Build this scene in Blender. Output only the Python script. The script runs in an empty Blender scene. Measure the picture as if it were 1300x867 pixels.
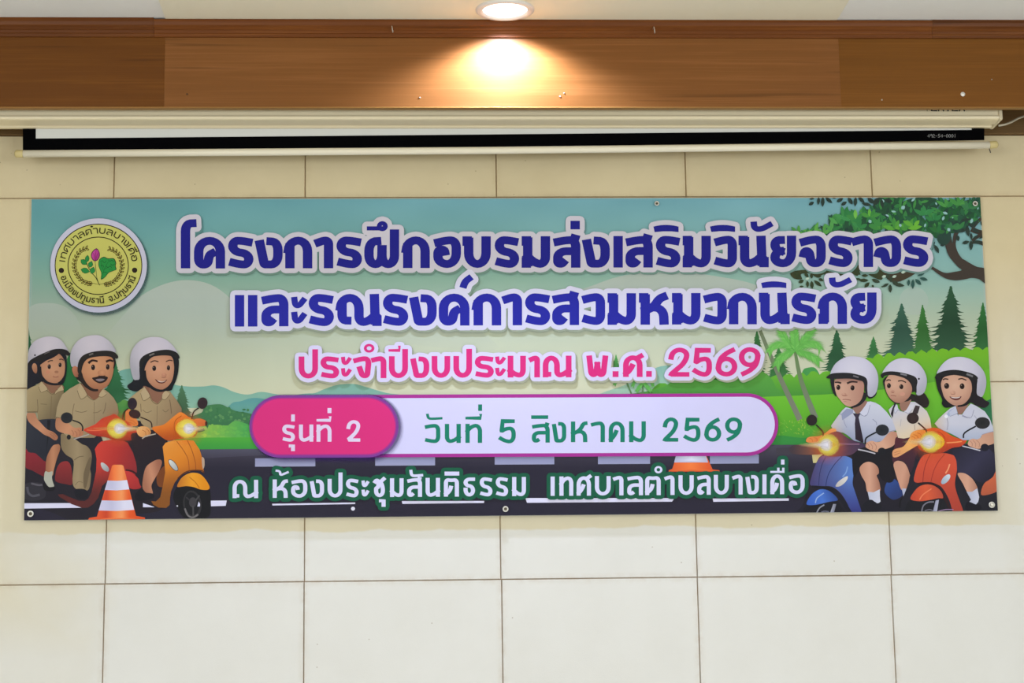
import bpy, bmesh, math, random
from mathutils import Vector, Matrix
from mathutils.geometry import tessellate_polygon, delaunay_2d_cdt
random.seed(7)
S = bpy.context.scene
COL = S.collection
# ------------------------------------------------------------------ camera (70 mm, looking up a little at the stage wall)
F = 2528.0
PITCH, YAW, ROLL = 0.180789, 0.049063, -0.014578
CAM = Vector((-0.2571, -6.0976, 1.5712))
fw = Vector((math.sin(YAW)*math.cos(PITCH), math.cos(YAW)*math.cos(PITCH), math.sin(PITCH)))
r0 = Vector((math.cos(YAW), -math.sin(YAW), 0)); u0 = r0.cross(fw)
rt = r0*math.cos(ROLL) + u0*math.sin(ROLL); up = u0*math.cos(ROLL) - r0*math.sin(ROLL)
cd = bpy.data.cameras.new('camera'); cd.sensor_width = 36; cd.lens = F*36/1300
co = bpy.data.objects.new('camera', cd); COL.objects.link(co)
M3 = Matrix((rt, up, -fw)).transposed()
co.matrix_world = Matrix.Translation(CAM) @ M3.to_4x4()
S.camera = co
# ------------------------------------------------------------------ light
S.view_settings.view_transform = 'Standard'; S.view_settings.look = 'None'
S.view_settings.exposure = -0.63; S.view_settings.gamma = 1.0
S.view_settings.use_curve_mapping = False
W = bpy.data.worlds.new('room_light'); S.world = W; W.use_nodes = True
W.node_tree.nodes['Background'].inputs[0].default_value = (0.95, 0.98, 1.0, 1)
W.node_tree.nodes['Background'].inputs[1].default_value = 0.42
def area(name, loc, rot, sx, sy, power, color):
    l = bpy.data.lights.new(name, 'AREA'); l.shape = 'RECTANGLE'; l.size = sx; l.size_y = sy
    l.energy = power; l.color = color
    o = bpy.data.objects.new(name, l); COL.objects.link(o); o.location = loc; o.rotation_euler = rot
    return o
# daylight from the windows of the hall behind the camera, and its ceiling light panels
area('window_light', (-3.5, -9.5, 1.9), (math.radians(88), 0, math.radians(-18)), 4.0, 2.0, 300, (0.90, 0.96, 1.0))
area('window_light', (4.5, -9.0, 1.9), (math.radians(88), 0, math.radians(24)), 4.0, 2.0, 300, (0.90, 0.96, 1.0))
for yy in (-3.6, -5.6):
    for xx in (-1.8, 1.8):
        area('ceiling_panel_light', (xx, yy, 3.55), (0, 0, 0), 1.2, 0.6, 34, (1.0, 0.95, 0.86))
SPOT_W = 104
# ------------------------------------------------------------------ helpers
def lin(c):
    return tuple((v/255/12.92 if v/255 <= 0.04045 else ((v/255+0.055)/1.055)**2.4) for v in c[:3])
def ray(px, py):
    return fw*F + rt*(px-650) + up*(433.5-py)
def atY(px, py, Y):
    d = ray(px, py); return CAM + d*((Y-CAM.y)/d.y)
def atZ(px, py, Z):
    d = ray(px, py); return CAM + d*((Z-CAM.z)/d.z)
def new(name, me, mat, parent=None):
    o = bpy.data.objects.new(name, me); COL.objects.link(o)
    if mat:
        for m in (mat if isinstance(mat, (list, tuple)) else [mat]): me.materials.append(m)
    if parent is not None: adopt(o, parent)
    return o
def adopt(o, parent):
    o.parent = parent
    t = parent; off = Vector((0, 0, 0))
    if t.parent is None: off = t.location
    o.matrix_parent_inverse = Matrix.Translation(-off)
def tag(o, label=None, cat=None, group=None, kind=None):
    if label: o['label'] = label
    if cat: o['category'] = cat
    if group: o['group'] = group
    if kind: o['kind'] = kind
    return o
def empty(name, loc, label, cat, group=None):
    o = bpy.data.objects.new(name, None); COL.objects.link(o); o.location = loc; o.empty_display_size = .05
    return tag(o, label, cat, group)
def bm_obj(name, bm, mat, parent=None, smooth=False):
    me = bpy.data.meshes.new(name); bmesh.ops.recalc_face_normals(bm, faces=bm.faces[:])
    bm.to_mesh(me); bm.free()
    if smooth:
        for p in me.polygons: p.use_smooth = True
    return new(name, me, mat, parent)
def add_box(bm, x0, x1, y0, y1, z0, z1, bev=0.0):
    r = bmesh.ops.create_cube(bm, size=1.0)
    for v in r['verts']:
        v.co = Vector(((x0+x1)/2 + v.co.x*(x1-x0), (y0+y1)/2 + v.co.y*(y1-y0), (z0+z1)/2 + v.co.z*(z1-z0)))
    if bev:
        es = list({e for v in r['verts'] for e in v.link_edges})
        bmesh.ops.bevel(bm, geom=es, offset=bev, segments=2, affect='EDGES', profile=0.5)
def add_tube(bm, pts, r, n=10):
    pts = [Vector(p) for p in pts]; rings = []
    for i, p in enumerate(pts):
        d = (pts[min(i+1, len(pts)-1)] - pts[max(i-1, 0)]).normalized()
        a = d.orthogonal().normalized() if i == 0 else (rings_a - d*rings_a.dot(d)).normalized()
        rings_a = a; b = d.cross(a)
        rr = r[i] if isinstance(r, (list, tuple)) else r
        rings.append([bm.verts.new(p + (a*math.cos(t) + b*math.sin(t))*rr) for t in [2*math.pi*k/n for k in range(n)]])
    for A, B in zip(rings, rings[1:]):
        for k in range(n): bm.faces.new((A[k], A[(k+1) % n], B[(k+1) % n], B[k]))
    bm.faces.new(rings[0]); bm.faces.new(rings[-1])
def add_lathe(bm, c, prof, axis='Z', n=40):
    c = Vector(c); rings = []
    for r, h in prof:
        ring = []
        for k in range(n):
            t = 2*math.pi*k/n
            v = Vector((r*math.cos(t), r*math.sin(t), h)) if axis == 'Z' else Vector((r*math.cos(t), h, r*math.sin(t)))
            ring.append(bm.verts.new(c+v))
        rings.append(ring)
    for A, B in zip(rings, rings[1:]):
        for k in range(n): bm.faces.new((A[k], A[(k+1) % n], B[(k+1) % n], B[k]))
    return rings
def add_profile(bm, prof, x0, x1):
    """extrude a (y, z) outline along x"""
    A = [bm.verts.new((x0, y, z)) for y, z in prof]; B = [bm.verts.new((x1, y, z)) for y, z in prof]
    n = len(prof)
    for k in range(n): bm.faces.new((A[k], A[(k+1) % n], B[(k+1) % n], B[k]))
    bm.faces.new(A); bm.faces.new(B)
# ------------------------------------------------------------------ materials
def mat(name, color=(.8, .8, .8), rough=.5, metal=0.0, spec=.5):
    m = bpy.data.materials.new(name); m.use_nodes = True
    b = m.node_tree.nodes['Principled BSDF']
    b.inputs['Base Color'].default_value = (*color, 1); b.inputs['Roughness'].default_value = rough
    b.inputs['Metallic'].default_value = metal; b.inputs['Specular IOR Level'].default_value = spec
    return m
def nodes(m):
    return m.node_tree.nodes, m.node_tree.links, m.node_tree.nodes['Principled BSDF']
def ramp(N, stops):
    n = N.new('ShaderNodeValToRGB'); e = n.color_ramp.elements
    while len(e) < len(stops): e.new(.5)
    for k, (p, c) in zip(e, stops):
        k.position = p; k.color = (*c, 1)
    return n
def mapping(N, L, scale, coord='Position'):
    g = N.new('ShaderNodeNewGeometry'); mp = N.new('ShaderNodeMapping')
    mp.inputs['Scale'].default_value = scale; L.new(g.outputs[coord], mp.inputs['Vector']); return mp
def noise(N, L, vec, scale, detail=3.0, rough=.5):
    n = N.new('ShaderNodeTexNoise'); n.inputs['Scale'].default_value = scale
    n.inputs['Detail'].default_value = detail; n.inputs['Roughness'].default_value = rough
    L.new(vec.outputs[0], n.inputs['Vector']); return n
def mth(N, L, op, a, b=None, c=None, clamp=False):
    n = N.new('ShaderNodeMath'); n.operation = op; n.use_clamp = clamp
    for i, v in enumerate((a, b, c)):
        if v is None: continue
        if isinstance(v, (int, float)): n.inputs[i].default_value = v
        else: L.new(v, n.inputs[i])
    return n.outputs[0]
def mix(N, L, fac, a, b, mode='MIX'):
    n = N.new('ShaderNodeMix'); n.data_type = 'RGBA'; n.blend_type = mode
    for i, v in ((0, fac), (6, a), (7, b)):
        if isinstance(v, (int, float)): n.inputs[i].default_value = v
        elif isinstance(v, tuple): n.inputs[i].default_value = (*v, 1)
        else: L.new(v, n.inputs[i])
    return n.outputs[2]
def bump(N, L, b, h, strength=.2, dist=.01):
    n = N.new('ShaderNodeBump'); n.inputs['Strength'].default_value = strength; n.inputs['Distance'].default_value = dist
    L.new(h, n.inputs['Height']); L.new(n.outputs[0], b.inputs['Normal'])

def wood(name, c0, c1, seed, rough=.42):
    m = mat(name, c0, rough, 0, .18); N, L, b = nodes(m)
    mp = mapping(N, L, (0.9, 6.0, 22.0)); mp.inputs['Location'].default_value = (seed, seed*.7, seed*1.3)
    a = noise(N, L, mp, 1.6, 5, .6); a.inputs['Distortion'].default_value = .5
    mp2 = mapping(N, L, (2.5, 60.0, 260.0)); f = noise(N, L, mp2, 1.0, 3, .6)
    s = mth(N, L, 'ADD', mth(N, L, 'MULTIPLY', a.outputs[0], .58), mth(N, L, 'MULTIPLY', f.outputs[0], .42))
    r = ramp(N, [(.30, tuple(v*.88 for v in c0)), (.5, c0), (.70, c1)]); L.new(s, r.inputs[0])
    # a few dark streaks along the grain
    mp3 = mapping(N, L, (1.1, 9.0, 34.0)); mp3.inputs['Location'].default_value = (seed*2.1, 0, seed)
    k = noise(N, L, mp3, 1.3, 2, .5); rk = ramp(N, [(.64, (0, 0, 0)), (.72, (1, 1, 1))]); L.new(k.outputs[0], rk.inputs[0])
    o = mix(N, L, mth(N, L, 'MULTIPLY', rk.outputs[0], .6), r.outputs[0], tuple(v*.5 for v in c0))
    L.new(o, b.inputs['Base Color'])
    bump(N, L, b, f.outputs[0], .12, .002)
    return m
# ================================================================== the setting
ZA = 3.15                        # height of the tile joint just above the banner
TILE = 0.6
def build_wall():
    bm = bmesh.new()
    add_box(bm, -4.6, 4.6, .006, .15, 0, 4.2)                # backing / grout
    bevel = .0014; gap = .0008
    rows = [(ZA, ZA+.202)] + [(ZA-TILE*(k+1), ZA-TILE*k) for k in range(5)] + [(0.0, ZA-3.0)]
    for ri, (z0, z1) in enumerate(rows):
        for i in range(-8, 8):
            jog = (.0022*math.sin(i*1.9+ri*2.3) if ri < 3 else 0) 
            x0 = i*TILE + gap + jog; x1 = (i+1)*TILE - gap + (.0022*math.sin((i+1)*1.9+ri*2.3) if ri < 3 else 0)
            d = random.uniform(-.0009, .0006)
            a, b_ = z0+gap, z1-gap
            out = [bm.verts.new((x, .006, z)) for x, z in ((x0, a), (x1, a), (x1, b_), (x0, b_))]
            inn = [bm.verts.new((x, d, z)) for x, z in ((x0+bevel, a+bevel), (x1-bevel, a+bevel), (x1-bevel, b_-bevel), (x0+bevel, b_-bevel))]
            f = bm.faces.new(inn); f.material_index = 1
            for k in range(4):
                f = bm.faces.new((out[k], out[(k+1) % 4], inn[(k+1) % 4], inn[k])); f.material_index = 1
    return bm
def tile_material():
    m = mat('plastered_tile', (.7, .6, .4), .6, 0, .3); N, L, b = nodes(m)
    g = N.new('ShaderNodeNewGeometry'); sp = N.new('ShaderNodeSeparateXYZ'); L.new(g.outputs['Position'], sp.inputs[0])
    # white repaint: below a wavy brush line under the banner, fading out at both ends
    mpw = mapping(N, L, (1, 0, .0)); w = noise(N, L, mpw, 3.2, 4, .6)
    mph = mapping(N, L, (1, 1, 1)); h = noise(N, L, mph, 1.7, 4, .55)
    line = mth(N, L, 'ADD', 2.076, mth(N, L, 'MULTIPLY', w.outputs[0], .06))
    hard = mth(N, L, 'MULTIPLY', mth(N, L, 'SUBTRACT', line, sp.outputs['Z']), 160.0, clamp=True)
    hard = mth(N, L, 'ADD', hard, 0, clamp=True)
    edgeL = mth(N, L, 'ADD', mth(N, L, 'MULTIPLY', mth(N, L, 'ADD', sp.outputs['X'], 1.75), 1.7), mth(N, L, 'MULTIPLY', mth(N, L, 'SUBTRACT', h.outputs[0], .5), 2.0), clamp=True)
    edgeR = mth(N, L, 'ADD', mth(N, L, 'MULTIPLY', mth(N, L, 'SUBTRACT', 2.3, sp.outputs['X']), 1.4), mth(N, L, 'MULTIPLY', mth(N, L, 'SUBTRACT', h.outputs[0], .5), 2.0), clamp=True)
    paint = mth(N, L, 'MULTIPLY', mth(N, L, 'MULTIPLY', hard, edgeL), edgeR)
    low = mth(N, L, 'MULTIPLY', mth(N, L, 'SUBTRACT', 1.98, sp.outputs['Z']), 4.0, clamp=True)
    paint = mth(N, L, 'MAXIMUM', paint, mth(N, L, 'MULTIPLY', low, .8))
    right = mth(N, L, 'MULTIPLY', mth(N, L, 'MULTIPLY', mth(N, L, 'SUBTRACT', sp.outputs['X'], 1.42), 5.0, clamp=True), mth(N, L, 'MULTIPLY', mth(N, L, 'SUBTRACT', 2.95, sp.outputs['Z']), 1.6, clamp=True))
    paint = mth(N, L, 'MAXIMUM', paint, mth(N, L, 'MULTIPLY', right, .55))
    # broad cloudiness
    cl = noise(N, L, mph, 4.5, 5, .6)
    hi = mth(N, L, 'MULTIPLY', mth(N, L, 'SUBTRACT', sp.outputs['Z'], 2.05), 1.1, clamp=True)
    cream = mix(N, L, hi, mix(N, L, cl.outputs[0], (.60, .54, .39), (.70, .64, .48)), mix(N, L, cl.outputs[0], TILE_A, TILE_B))
    white = mix(N, L, cl.outputs[0], PAINT_A, PAINT_B)
    c = mix(N, L, paint, cream, white)
    # brown damp edges near the joints and small specks
    zj = mth(N, L, 'ABSOLUTE', mth(N, L, 'SUBTRACT', mth(N, L, 'FRACT', mth(N, L, 'ADD', mth(N, L, 'DIVIDE', mth(N, L, 'SUBTRACT', sp.outputs['Z'], ZA), TILE), 10.5)), .5))
    xj = mth(N, L, 'ABSOLUTE', mth(N, L, 'SUBTRACT', mth(N, L, 'FRACT', mth(N, L, 'ADD', mth(N, L, 'DIVIDE', sp.outputs['X'], TILE), 20.5)), .5))
    near = mth(N, L, 'MINIMUM', zj, xj)
    nz = noise(N, L, mph, 22, 4, .7)
    dirt = mth(N, L, 'MULTIPLY', mth(N, L, 'SUBTRACT', 1.0, mth(N, L, 'MULTIPLY', near, 30.0), clamp=True), mth(N, L, 'MULTIPLY', mth(N, L, 'SUBTRACT', nz.outputs[0], .38), 1.7, clamp=True))
    c = mix(N, L, mth(N, L, 'MULTIPLY', dirt, .55), c, (.42, .27, .13))
    v = N.new('ShaderNodeTexVoronoi'); v.inputs['Scale'].default_value = 26; L.new(mph.outputs[0], v.inputs['Vector'])
    sel = noise(N, L, mph, 2.6, 2, .5)
    dots = mth(N, L, 'MULTIPLY', mth(N, L, 'LESS_THAN', v.outputs['Distance'], .055), mth(N, L, 'GREATER_THAN', sel.outputs[0], .56))
    c = mix(N, L, mth(N, L, 'MULTIPLY', dots, .5), c, (.25, .17, .09))
    L.new(c, b.inputs['Base Color'])
    fine = noise(N, L, mapping(N, L, (300, 300, 520)), 1.0, 3, .6)
    bump(N, L, b, fine.outputs[0], .25, .0012)
    return m
TILE_A, TILE_B = (.61, .50, .295), (.75, .635, .40)
PAINT_A, PAINT_B = (.65, .635, .585), (.725, .715, .68)
grout = mat('grout', (.36, .245, .145), .9); tile_m = tile_material(); edge_m = mat('tile_edge', (.60, .50, .33), .7)
w = bm_obj('wall_back', build_wall(), [grout, tile_m, edge_m]); tag(w, kind='structure')

FY = -.27                        # front of the fascia board
CEIL = atY(650, 24.5, -.292).z
# ceiling: grey gypsum at both sides, one cream panel in the middle hanging 3 mm lower
xl = atZ(205, 10, CEIL).x; xr = atZ(1072, 10, CEIL).x
bm = bmesh.new()
add_box(bm, -4.6, xl, -10, .15, CEIL+.004, CEIL+.08); add_box(bm, xr, 4.6, -10, .15, CEIL+.002, CEIL+.08)
k0 = len(bm.faces); add_box(bm, xl, xr, -10, .15, CEIL, CEIL+.08)
bm.faces.ensure_lookup_table()
for f in bm.faces[k0:]: f.material_index = 1
def plaster(name, c0, c1):
    m = mat(name, c0, .8, 0, .2); N, L, b = nodes(m); n = noise(N, L, mapping(N, L, (1, 1, 1)), 2.2, 5, .6)
    L.new(mix(N, L, n.outputs[0], c0, c1), b.inputs['Base Color']); return m
tag(bm_obj('ceiling', bm, [plaster('grey_gypsum', (.86, .86, .81), (.91, .91, .86)), plaster('cream_gypsum', (.88, .82, .62), (.92, .87, .68))]), kind='structure')
bm = bmesh.new(); add_box(bm, -4.6, 4.6, -10, .15, -.1, 0)
tag(bm_obj('floor', bm, plaster('floor_vinyl', (.80, .78, .74), (.85, .83, .80))), kind='structure')

# fascia boards and the moulding above them
zb, zm = atY(650, 136.5, FY).z, atY(650, 48.5, FY).z
x1, x2 = atY(209, 90, FY).x, atY(1066, 90, FY).x
FA = wood('fascia_veneer_red', (.140, .045, .004), (.190, .065, .007), 3.1)
FB = wood('fascia_veneer_gold', (.215, .080, .018), (.275, .108, .030), 8.7)
FC = wood('fascia_veneer_brown', (.175, .062, .006), (.225, .083, .010), 14.2)
def fascia(x0, x1, m, name):
    bm = bmesh.new(); add_box(bm, x0, x1, FY, FY+.02, zb, CEIL-.002, .0003)
    tag(bm_obj(name, bm, m), kind='structure')
fascia(-4.5, x1, FA, 'trim_1'); fascia(x1, x2, FB, 'trim_2'); fascia(x2, 4.5, FC, 'trim_3')
MA = wood('moulding_wood', (.130, .037, .005), (.200, .064, .010), 21.0)
def moulding(x0, x1, name, m, top):
    h = CEIL-zm; y = FY-.0003
    pr = [(0, 0), (-.006, .001), (-.007, .010), (-.010, .012), (-.011, .020), (-.014, .022), (-.014, .030), (-.019, .034), (-.0215, .044), (-.0215, h-top), (0, h-top)]
    bm = bmesh.new(); add_profile(bm, [(y+a, zm+c) for a, c in pr], x0+.0004, x1-.0004)
    tag(bm_obj(name, bm, m), kind='structure')
m1, m2 = atY(196, 35, FY).x, atY(1182, 35, FY).x
moulding(-4.5, m1, 'trim_4', MA, -.0035); moulding(m1, m2, 'trim_5', wood('moulding_wood_mid', (.155, .044, .006), (.240, .078, .012), 33.0), .0008); moulding(m2, 4.5, 'trim_6', MA, -.0015)
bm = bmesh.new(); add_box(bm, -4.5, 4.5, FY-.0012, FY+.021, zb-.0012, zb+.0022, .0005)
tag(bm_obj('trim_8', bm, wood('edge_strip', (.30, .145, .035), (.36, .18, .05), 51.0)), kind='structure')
# dark wooden batten on the wall above the tiles, behind the screen case
bm = bmesh.new(); add_box(bm, -4.5, 4.5, -.012, .006, ZA+.2025, CEIL, .002)
tag(bm_obj('trim_7', bm, wood('batten_wood', (.15, .085, .03), (.2, .12, .045), 41.0, .6)), kind='structure')

# ================================================================== downlight
lc = atZ(641, 13.2, CEIL); LR = .0885
lc.y = min(lc.y, FY-.0215-LR-.001)
dl = empty('downlight', (lc.x, lc.y, CEIL), 'lit round recessed downlight with white trim ring in the ceiling above the banner', 'ceiling light')
white_enamel = mat('white_enamel', (.80, .76, .70), .35)
bm = bmesh.new()
add_lathe(bm, (lc.x, lc.y, CEIL), [(LR, 0), (LR, -.004), (LR-.004, -.0075), (LR-.012, -.009), (LR-.018, -.0075), (LR-.020, -.003), (LR-.021, .0)], n=64)
bm_obj('trim_ring', bm, white_enamel, dl, True)
bm = bmesh.new(); add_lathe(bm, (lc.x, lc.y, CEIL), [(LR-.0205, -.004), (LR-.022, -.0005)], n=64)
bm_obj('reflector', bm, mat('reflector_white', (.9, .9, .9), .2), dl, True)
bm = bmesh.new(); rg = add_lathe(bm, (lc.x, lc.y, CEIL), [(LR-.0215, -.0012), (LR-.04, -.0022), (.02, -.003)], n=64); bm.faces.new(rg[-1])
em = mat('lamp_diffuser', (1, 1, 1)); em.node_tree.nodes['Principled BSDF'].inputs['Emission Color'].default_value = (1, .97, 1.0, 1)
em.node_tree.nodes['Principled BSDF'].inputs['Emission Strength'].default_value = 3.0
bm_obj('diffuser', bm, em, dl, True)
sl = bpy.data.lights.new('downlight_beam', 'SPOT'); sl.energy = SPOT_W; sl.color = (.80, .92, 1.28); sl.spot_size = math.radians(146); sl.spot_blend = .5; sl.shadow_soft_size = .03
so = bpy.data.objects.new('downlight_beam', sl); COL.objects.link(so); so.location = (lc.x, lc.y, CEIL-.014)

# ================================================================== projector screen
scr = empty('projector_screen', (0, -.122, atY(640, 198, -.122).z), 'rolled up projector screen in a long cream case, black border and white bottom bar showing', 'projector screen')
case_m = mat('case_enamel', (.80, .69, .46), .4)
CY0, CY1 = -.225, -.115
zc = atY(640, 151, CY0).z; czt = zc+.10
cx0, cx1 = -1.585, atY(1273.5, 150, CY0).x
bm = bmesh.new()
pr = [(CY0+.008, czt), (CY0+.008, zc+.0135), (CY0+.004, zc+.0125), (CY0+.001, zc+.010), (CY0, zc+.0065), (CY0+.001, zc+.003), (CY0+.004, zc+.0005), (CY0+.012, zc-.001), (CY0+.055, zc-.002), (CY0+.058, zc+.004), (CY1-.03, zc+.004), (CY1-.026, zc-.002), (CY1-.004, zc), (CY1, zc+.006), (CY1, czt-.01), (CY1-.01, czt), (CY0+.012, czt)]
add_profile(bm, pr, cx0, cx1-.012)
bm_obj('case', bm, case_m, scr)
bm = bmesh.new(); add_box(bm, cx1-.0118, cx1, CY0+.0005, CY1+.001, zc-.0022, czt+.001, .004)
bm_obj('end_cap', bm, mat('case_end_plastic', (.66, .57, .38), .45), scr)
bm = bmesh.new(); add_box(bm, cx0-.012, cx0-.0002, CY0-.0015, CY1+.001, zc-.003, czt+.001, .003)
bm_obj('end_cap', bm, case_m, scr)
SY = -.122
def spt(px, py): return atY(px, py, SY)
def strip(name, corners, m, y, t=.0008):
    bm = bmesh.new(); fr = [bm.verts.new((spt(*c).x, y, spt(*c).z)) for c in corners]; bk = [bm.verts.new((v.co.x, y+t, v.co.z)) for v in fr]
    n = len(fr); bm.faces.new(fr); bm.faces.new(bk[::-1])
    for k in range(n): bm.faces.new((fr[k], bk[k], bk[(k+1) % n], fr[(k+1) % n]))
    return bm_obj(name, bm, m, scr)
blk = mat('black_fabric', (.0025, .0025, .003), 1.0, 0, 0)
scr_w = mat('screen_white', (.68, .685, .65), .75)
strip('screen_cloth', [(29, 150), (1249.5, 144), (1249.5, 178), (640, 186.5), (29, 191.5)], scr_w, SY)
bd = strip('black_border', [(29, 159), (45.5, 159), (45.5, 176), (200, 174.6), (640, 170.6), (1000, 167.3), (1233.5, 165), (1233.5, 158), (1249.5, 158), (1249.5, 178), (1000, 182), (640, 186.2), (300, 189), (29, 191)], blk, SY-.0012)
bm = bmesh.new(); A, B = spt(29.5, 195.2), spt(1256, 184.2); r = .0112
mid = [spt(330, 193.1), spt(640, 190.8), spt(950, 187.4)]
add_tube(bm, [A]+mid+[B], r, 16); bar = bm_obj('bottom_bar', bm, mat('bar_enamel', (.82, .75, .58), .4), scr, True)
capm = mat('yellowed_plastic', (.62, .50, .22), .5)
for P, Q in ((A, spt(18.5, 195.3)), (B, spt(1267, 183.2))):
    bm = bmesh.new(); d = (Q-P); add_tube(bm, [P+d*.02, P+d*.1, P+d*.8, P+d*.92, Q], [r*1.03, r*1.06, r*1.06, r*.8, r*.45], 16)
    tag(bm_obj('bar_cap', bm, capm, bar, True), 'yellowed plastic bar cap')
bm = bmesh.new(); add_tube(bm, [spt(1256, 189), spt(1257, 192), spt(1257.5, 194)], .0016, 6); bm_obj('pull_hook', bm, mat('dark_wire', (.05, .04, .03), .6), bar)
# cable from the right end of the case
bm = bmesh.new()
cp = [atY(1268, 159.5, -.17), atY(1276, 158, -.165), atY(1284, 155, -.15), atY(1293, 150, -.12), atY(1302, 147, -.09), atY(1330, 143, -.05), atY(1380, 141, -.02)]
add_tube(bm, cp, .0032, 8)
tag(bm_obj('power_cable', bm, mat('cable_white', (.52, .46, .34), .5), None, True), 'white power cable leaving the right end of the projector screen case', 'cable')

# ================================================================== small hardware on the wood
brass = mat('dull_brass', (.35, .24, .10), .35, .9); steel = mat('bright_steel', (.62, .58, .50), .3, .6)
def cup_hook(px, py, label):
    p = atY(px, py, FY-.022); bm = bmesh.new()
    pts = [(p.x, FY-.015, p.z+.010), (p.x, FY-.030, p.z+.010)]
    for k in range(9):
        t = math.radians(90 - k*32); pts.append((p.x+.0005*k, FY-.036+.010*(-math.cos(t))*.6, p.z+.010*math.sin(t)))
    add_tube(bm, pts, .0013, 8)
    tag(bm_obj('cup_hook', bm, steel, None, True), label, 'hook', 'cup hooks on the wood moulding')
cup_hook(497.5, 39, 'small metal cup hook in the wood moulding left of the downlight')
cup_hook(829.3, 40, 'small metal cup hook in the wood moulding right of the downlight')
def screw(px, py, rad, name, label, m, cat='screw', group=None):
    p = atY(px, py, FY); bm = bmesh.new()
    rg = add_lathe(bm, (p.x, FY, p.z), [(rad*.35, .012), (rad*.35, -.0001), (rad*1.05, -.0002), (rad, -.0012), (rad*.6, -.0026), (rad*.2, -.003)], axis='Y', n=16); bm.faces.new(rg[-1])
    tag(bm_obj(name, bm, m, None, True), label, cat, group)
screw(1222.3, 119.6, .0072, 'screw', 'round pale screw head in the fascia board above the right end of the screen', mat('pale_screw', (.75, .70, .62), .3, .2))
screw(711, 122.5, .0028, 'nail', 'tiny nail head in the fascia right of the bright patch, lower one of the pair', steel, 'nail', 'nail heads in the fascia')
screw(716, 118.3, .0024, 'nail', 'tiny nail head in the fascia right of the bright patch, upper one of the pair', steel, 'nail', 'nail heads in the fascia')
screw(533, 124.0, .0026, 'nail', 'tiny nail head in the fascia board left of the bright patch', steel, 'nail', 'nail heads in the fascia')
screw(1119.5, 126.8, .0024, 'nail', 'tiny nail head in the fascia left of the pale screw', steel, 'nail', 'nail heads in the fascia')
screw(1259, 101, .0020, 'nail', 'tiny nail head in the fascia above and right of the pale screw', steel, 'nail', 'nail heads in the fascia')
screw(237.5, 119.5, .0024, 'nail', 'dark nail head near the left end of the golden fascia board', mat('dark_nail', (.05, .03, .015), .7), 'nail', 'nail heads in the fascia')
# ================================================================== the banner: 3.0 x 1.0 m printed vinyl
# Art is drawn in the pixels of the reference frame and carried onto the real plane of the hanging sheet.
BY = -.012
class Lay: y = BY - .0003
def bp(px, py): 
    v = atY(px, py, BY); return v.x, v.z
KT = [(250, .86), (350, .93), (390, 1.03), (440, 1.15), (550, 1.16), (650, 1.13)]         # printed ink = seen colour / light that falls there
def kk(y):
    if y <= KT[0][0]: return KT[0][1]
    for (a, ka), (b, kb) in zip(KT, KT[1:]):
        if y <= b: return ka + (kb-ka)*(y-a)/(b-a)
    return KT[-1][1]
def lerp(a, b, t):
    t = max(0, min(1, t)); return tuple(p+(q-p)*t for p, q in zip(a, b))
def G(p, q, *cols):
    """linear blend of colours from point p to point q"""
    dx, dy = q[0]-p[0], q[1]-p[1]; l2 = dx*dx+dy*dy
    def f(x, y):
        t = max(0, min(.9999, ((x-p[0])*dx+(y-p[1])*dy)/l2))*(len(cols)-1); i = int(t); return lerp(cols[i], cols[i+1], t-i)
    return f
def R(cx, cy, r, *cols):
    """radial blend (drawn round form) from the centre out"""
    def f(x, y):
        t = min(.9999, math.hypot(x-cx, y-cy)/r)*(len(cols)-1); i = int(t); return lerp(cols[i], cols[i+1], t-i)
    return f
def sm(pts, n=4):
    """closed smooth curve through points"""
    out = []; N_ = len(pts)
    for i in range(N_):
        p0, p1, p2, p3 = (pts[(i+k-1) % N_] for k in range(4))
        for k in range(n):
            t = k/n; t2 = t*t; t3 = t2*t
            out.append(tuple(.5*((2*b)+(c-a)*t+(2*a-5*b+4*c-d)*t2+(3*b-a-3*c+d)*t3) for a, b, c, d in zip(p0, p1, p2, p3)))
    return out
def sl_(pts, n=5):
    """open smooth curve"""
    out = []
    for i in range(len(pts)-1):
        p0 = pts[max(i-1, 0)]; p1 = pts[i]; p2 = pts[i+1]; p3 = pts[min(i+2, len(pts)-1)]
        for k in range(n):
            t = k/n; t2 = t*t; t3 = t2*t
            out.append(tuple(.5*((2*b)+(c-a)*t+(2*a-5*b+4*c-d)*t2+(3*b-a-3*c+d)*t3) for a, b, c, d in zip(p0, p1, p2, p3)))
    return out+[tuple(pts[-1])]
def ell(cx, cy, rx, ry, rot=0, n=20):
    c, s = math.cos(math.radians(rot)), math.sin(math.radians(rot))
    return [(cx+rx*math.cos(t)*c-ry*math.sin(t)*s, cy+rx*math.cos(t)*s+ry*math.sin(t)*c) for t in [2*math.pi*k/n for k in range(n)]]
def line(pts, w, smooth=True):
    """stroke as a polygon; w is a width or (start, end) widths"""
    P = sl_(pts) if smooth and len(pts) > 2 else list(pts)
    w0, w1 = w if isinstance(w, tuple) else (w, w); Lf, Rg = [], []
    for i, p in enumerate(P):
        a = P[max(i-1, 0)]; b = P[min(i+1, len(P)-1)]; dx, dy = b[0]-a[0], b[1]-a[1]; l = math.hypot(dx, dy) or 1
        h = (w0+(w1-w0)*i/(len(P)-1))/2; Lf.append((p[0]-dy/l*h, p[1]+dx/l*h)); Rg.append((p[0]+dy/l*h, p[1]-dx/l*h))
    return Lf+Rg[::-1]
def T(ox, oy, s):
    """crop coordinates -> frame coordinates"""
    return lambda pts: [(ox+x/s, oy+y/s) for x, y in pts]
def XL(y): return 40.10-.02304*(y-252.9)          # the sheet's own edges, in the frame
def XR(y): return 1244.0+.05630*(y-250.7)
def YT(x): return 252.9-.00183*(x-40)
def YB(x): return 660.9-.00996*(x-30.7)
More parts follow.
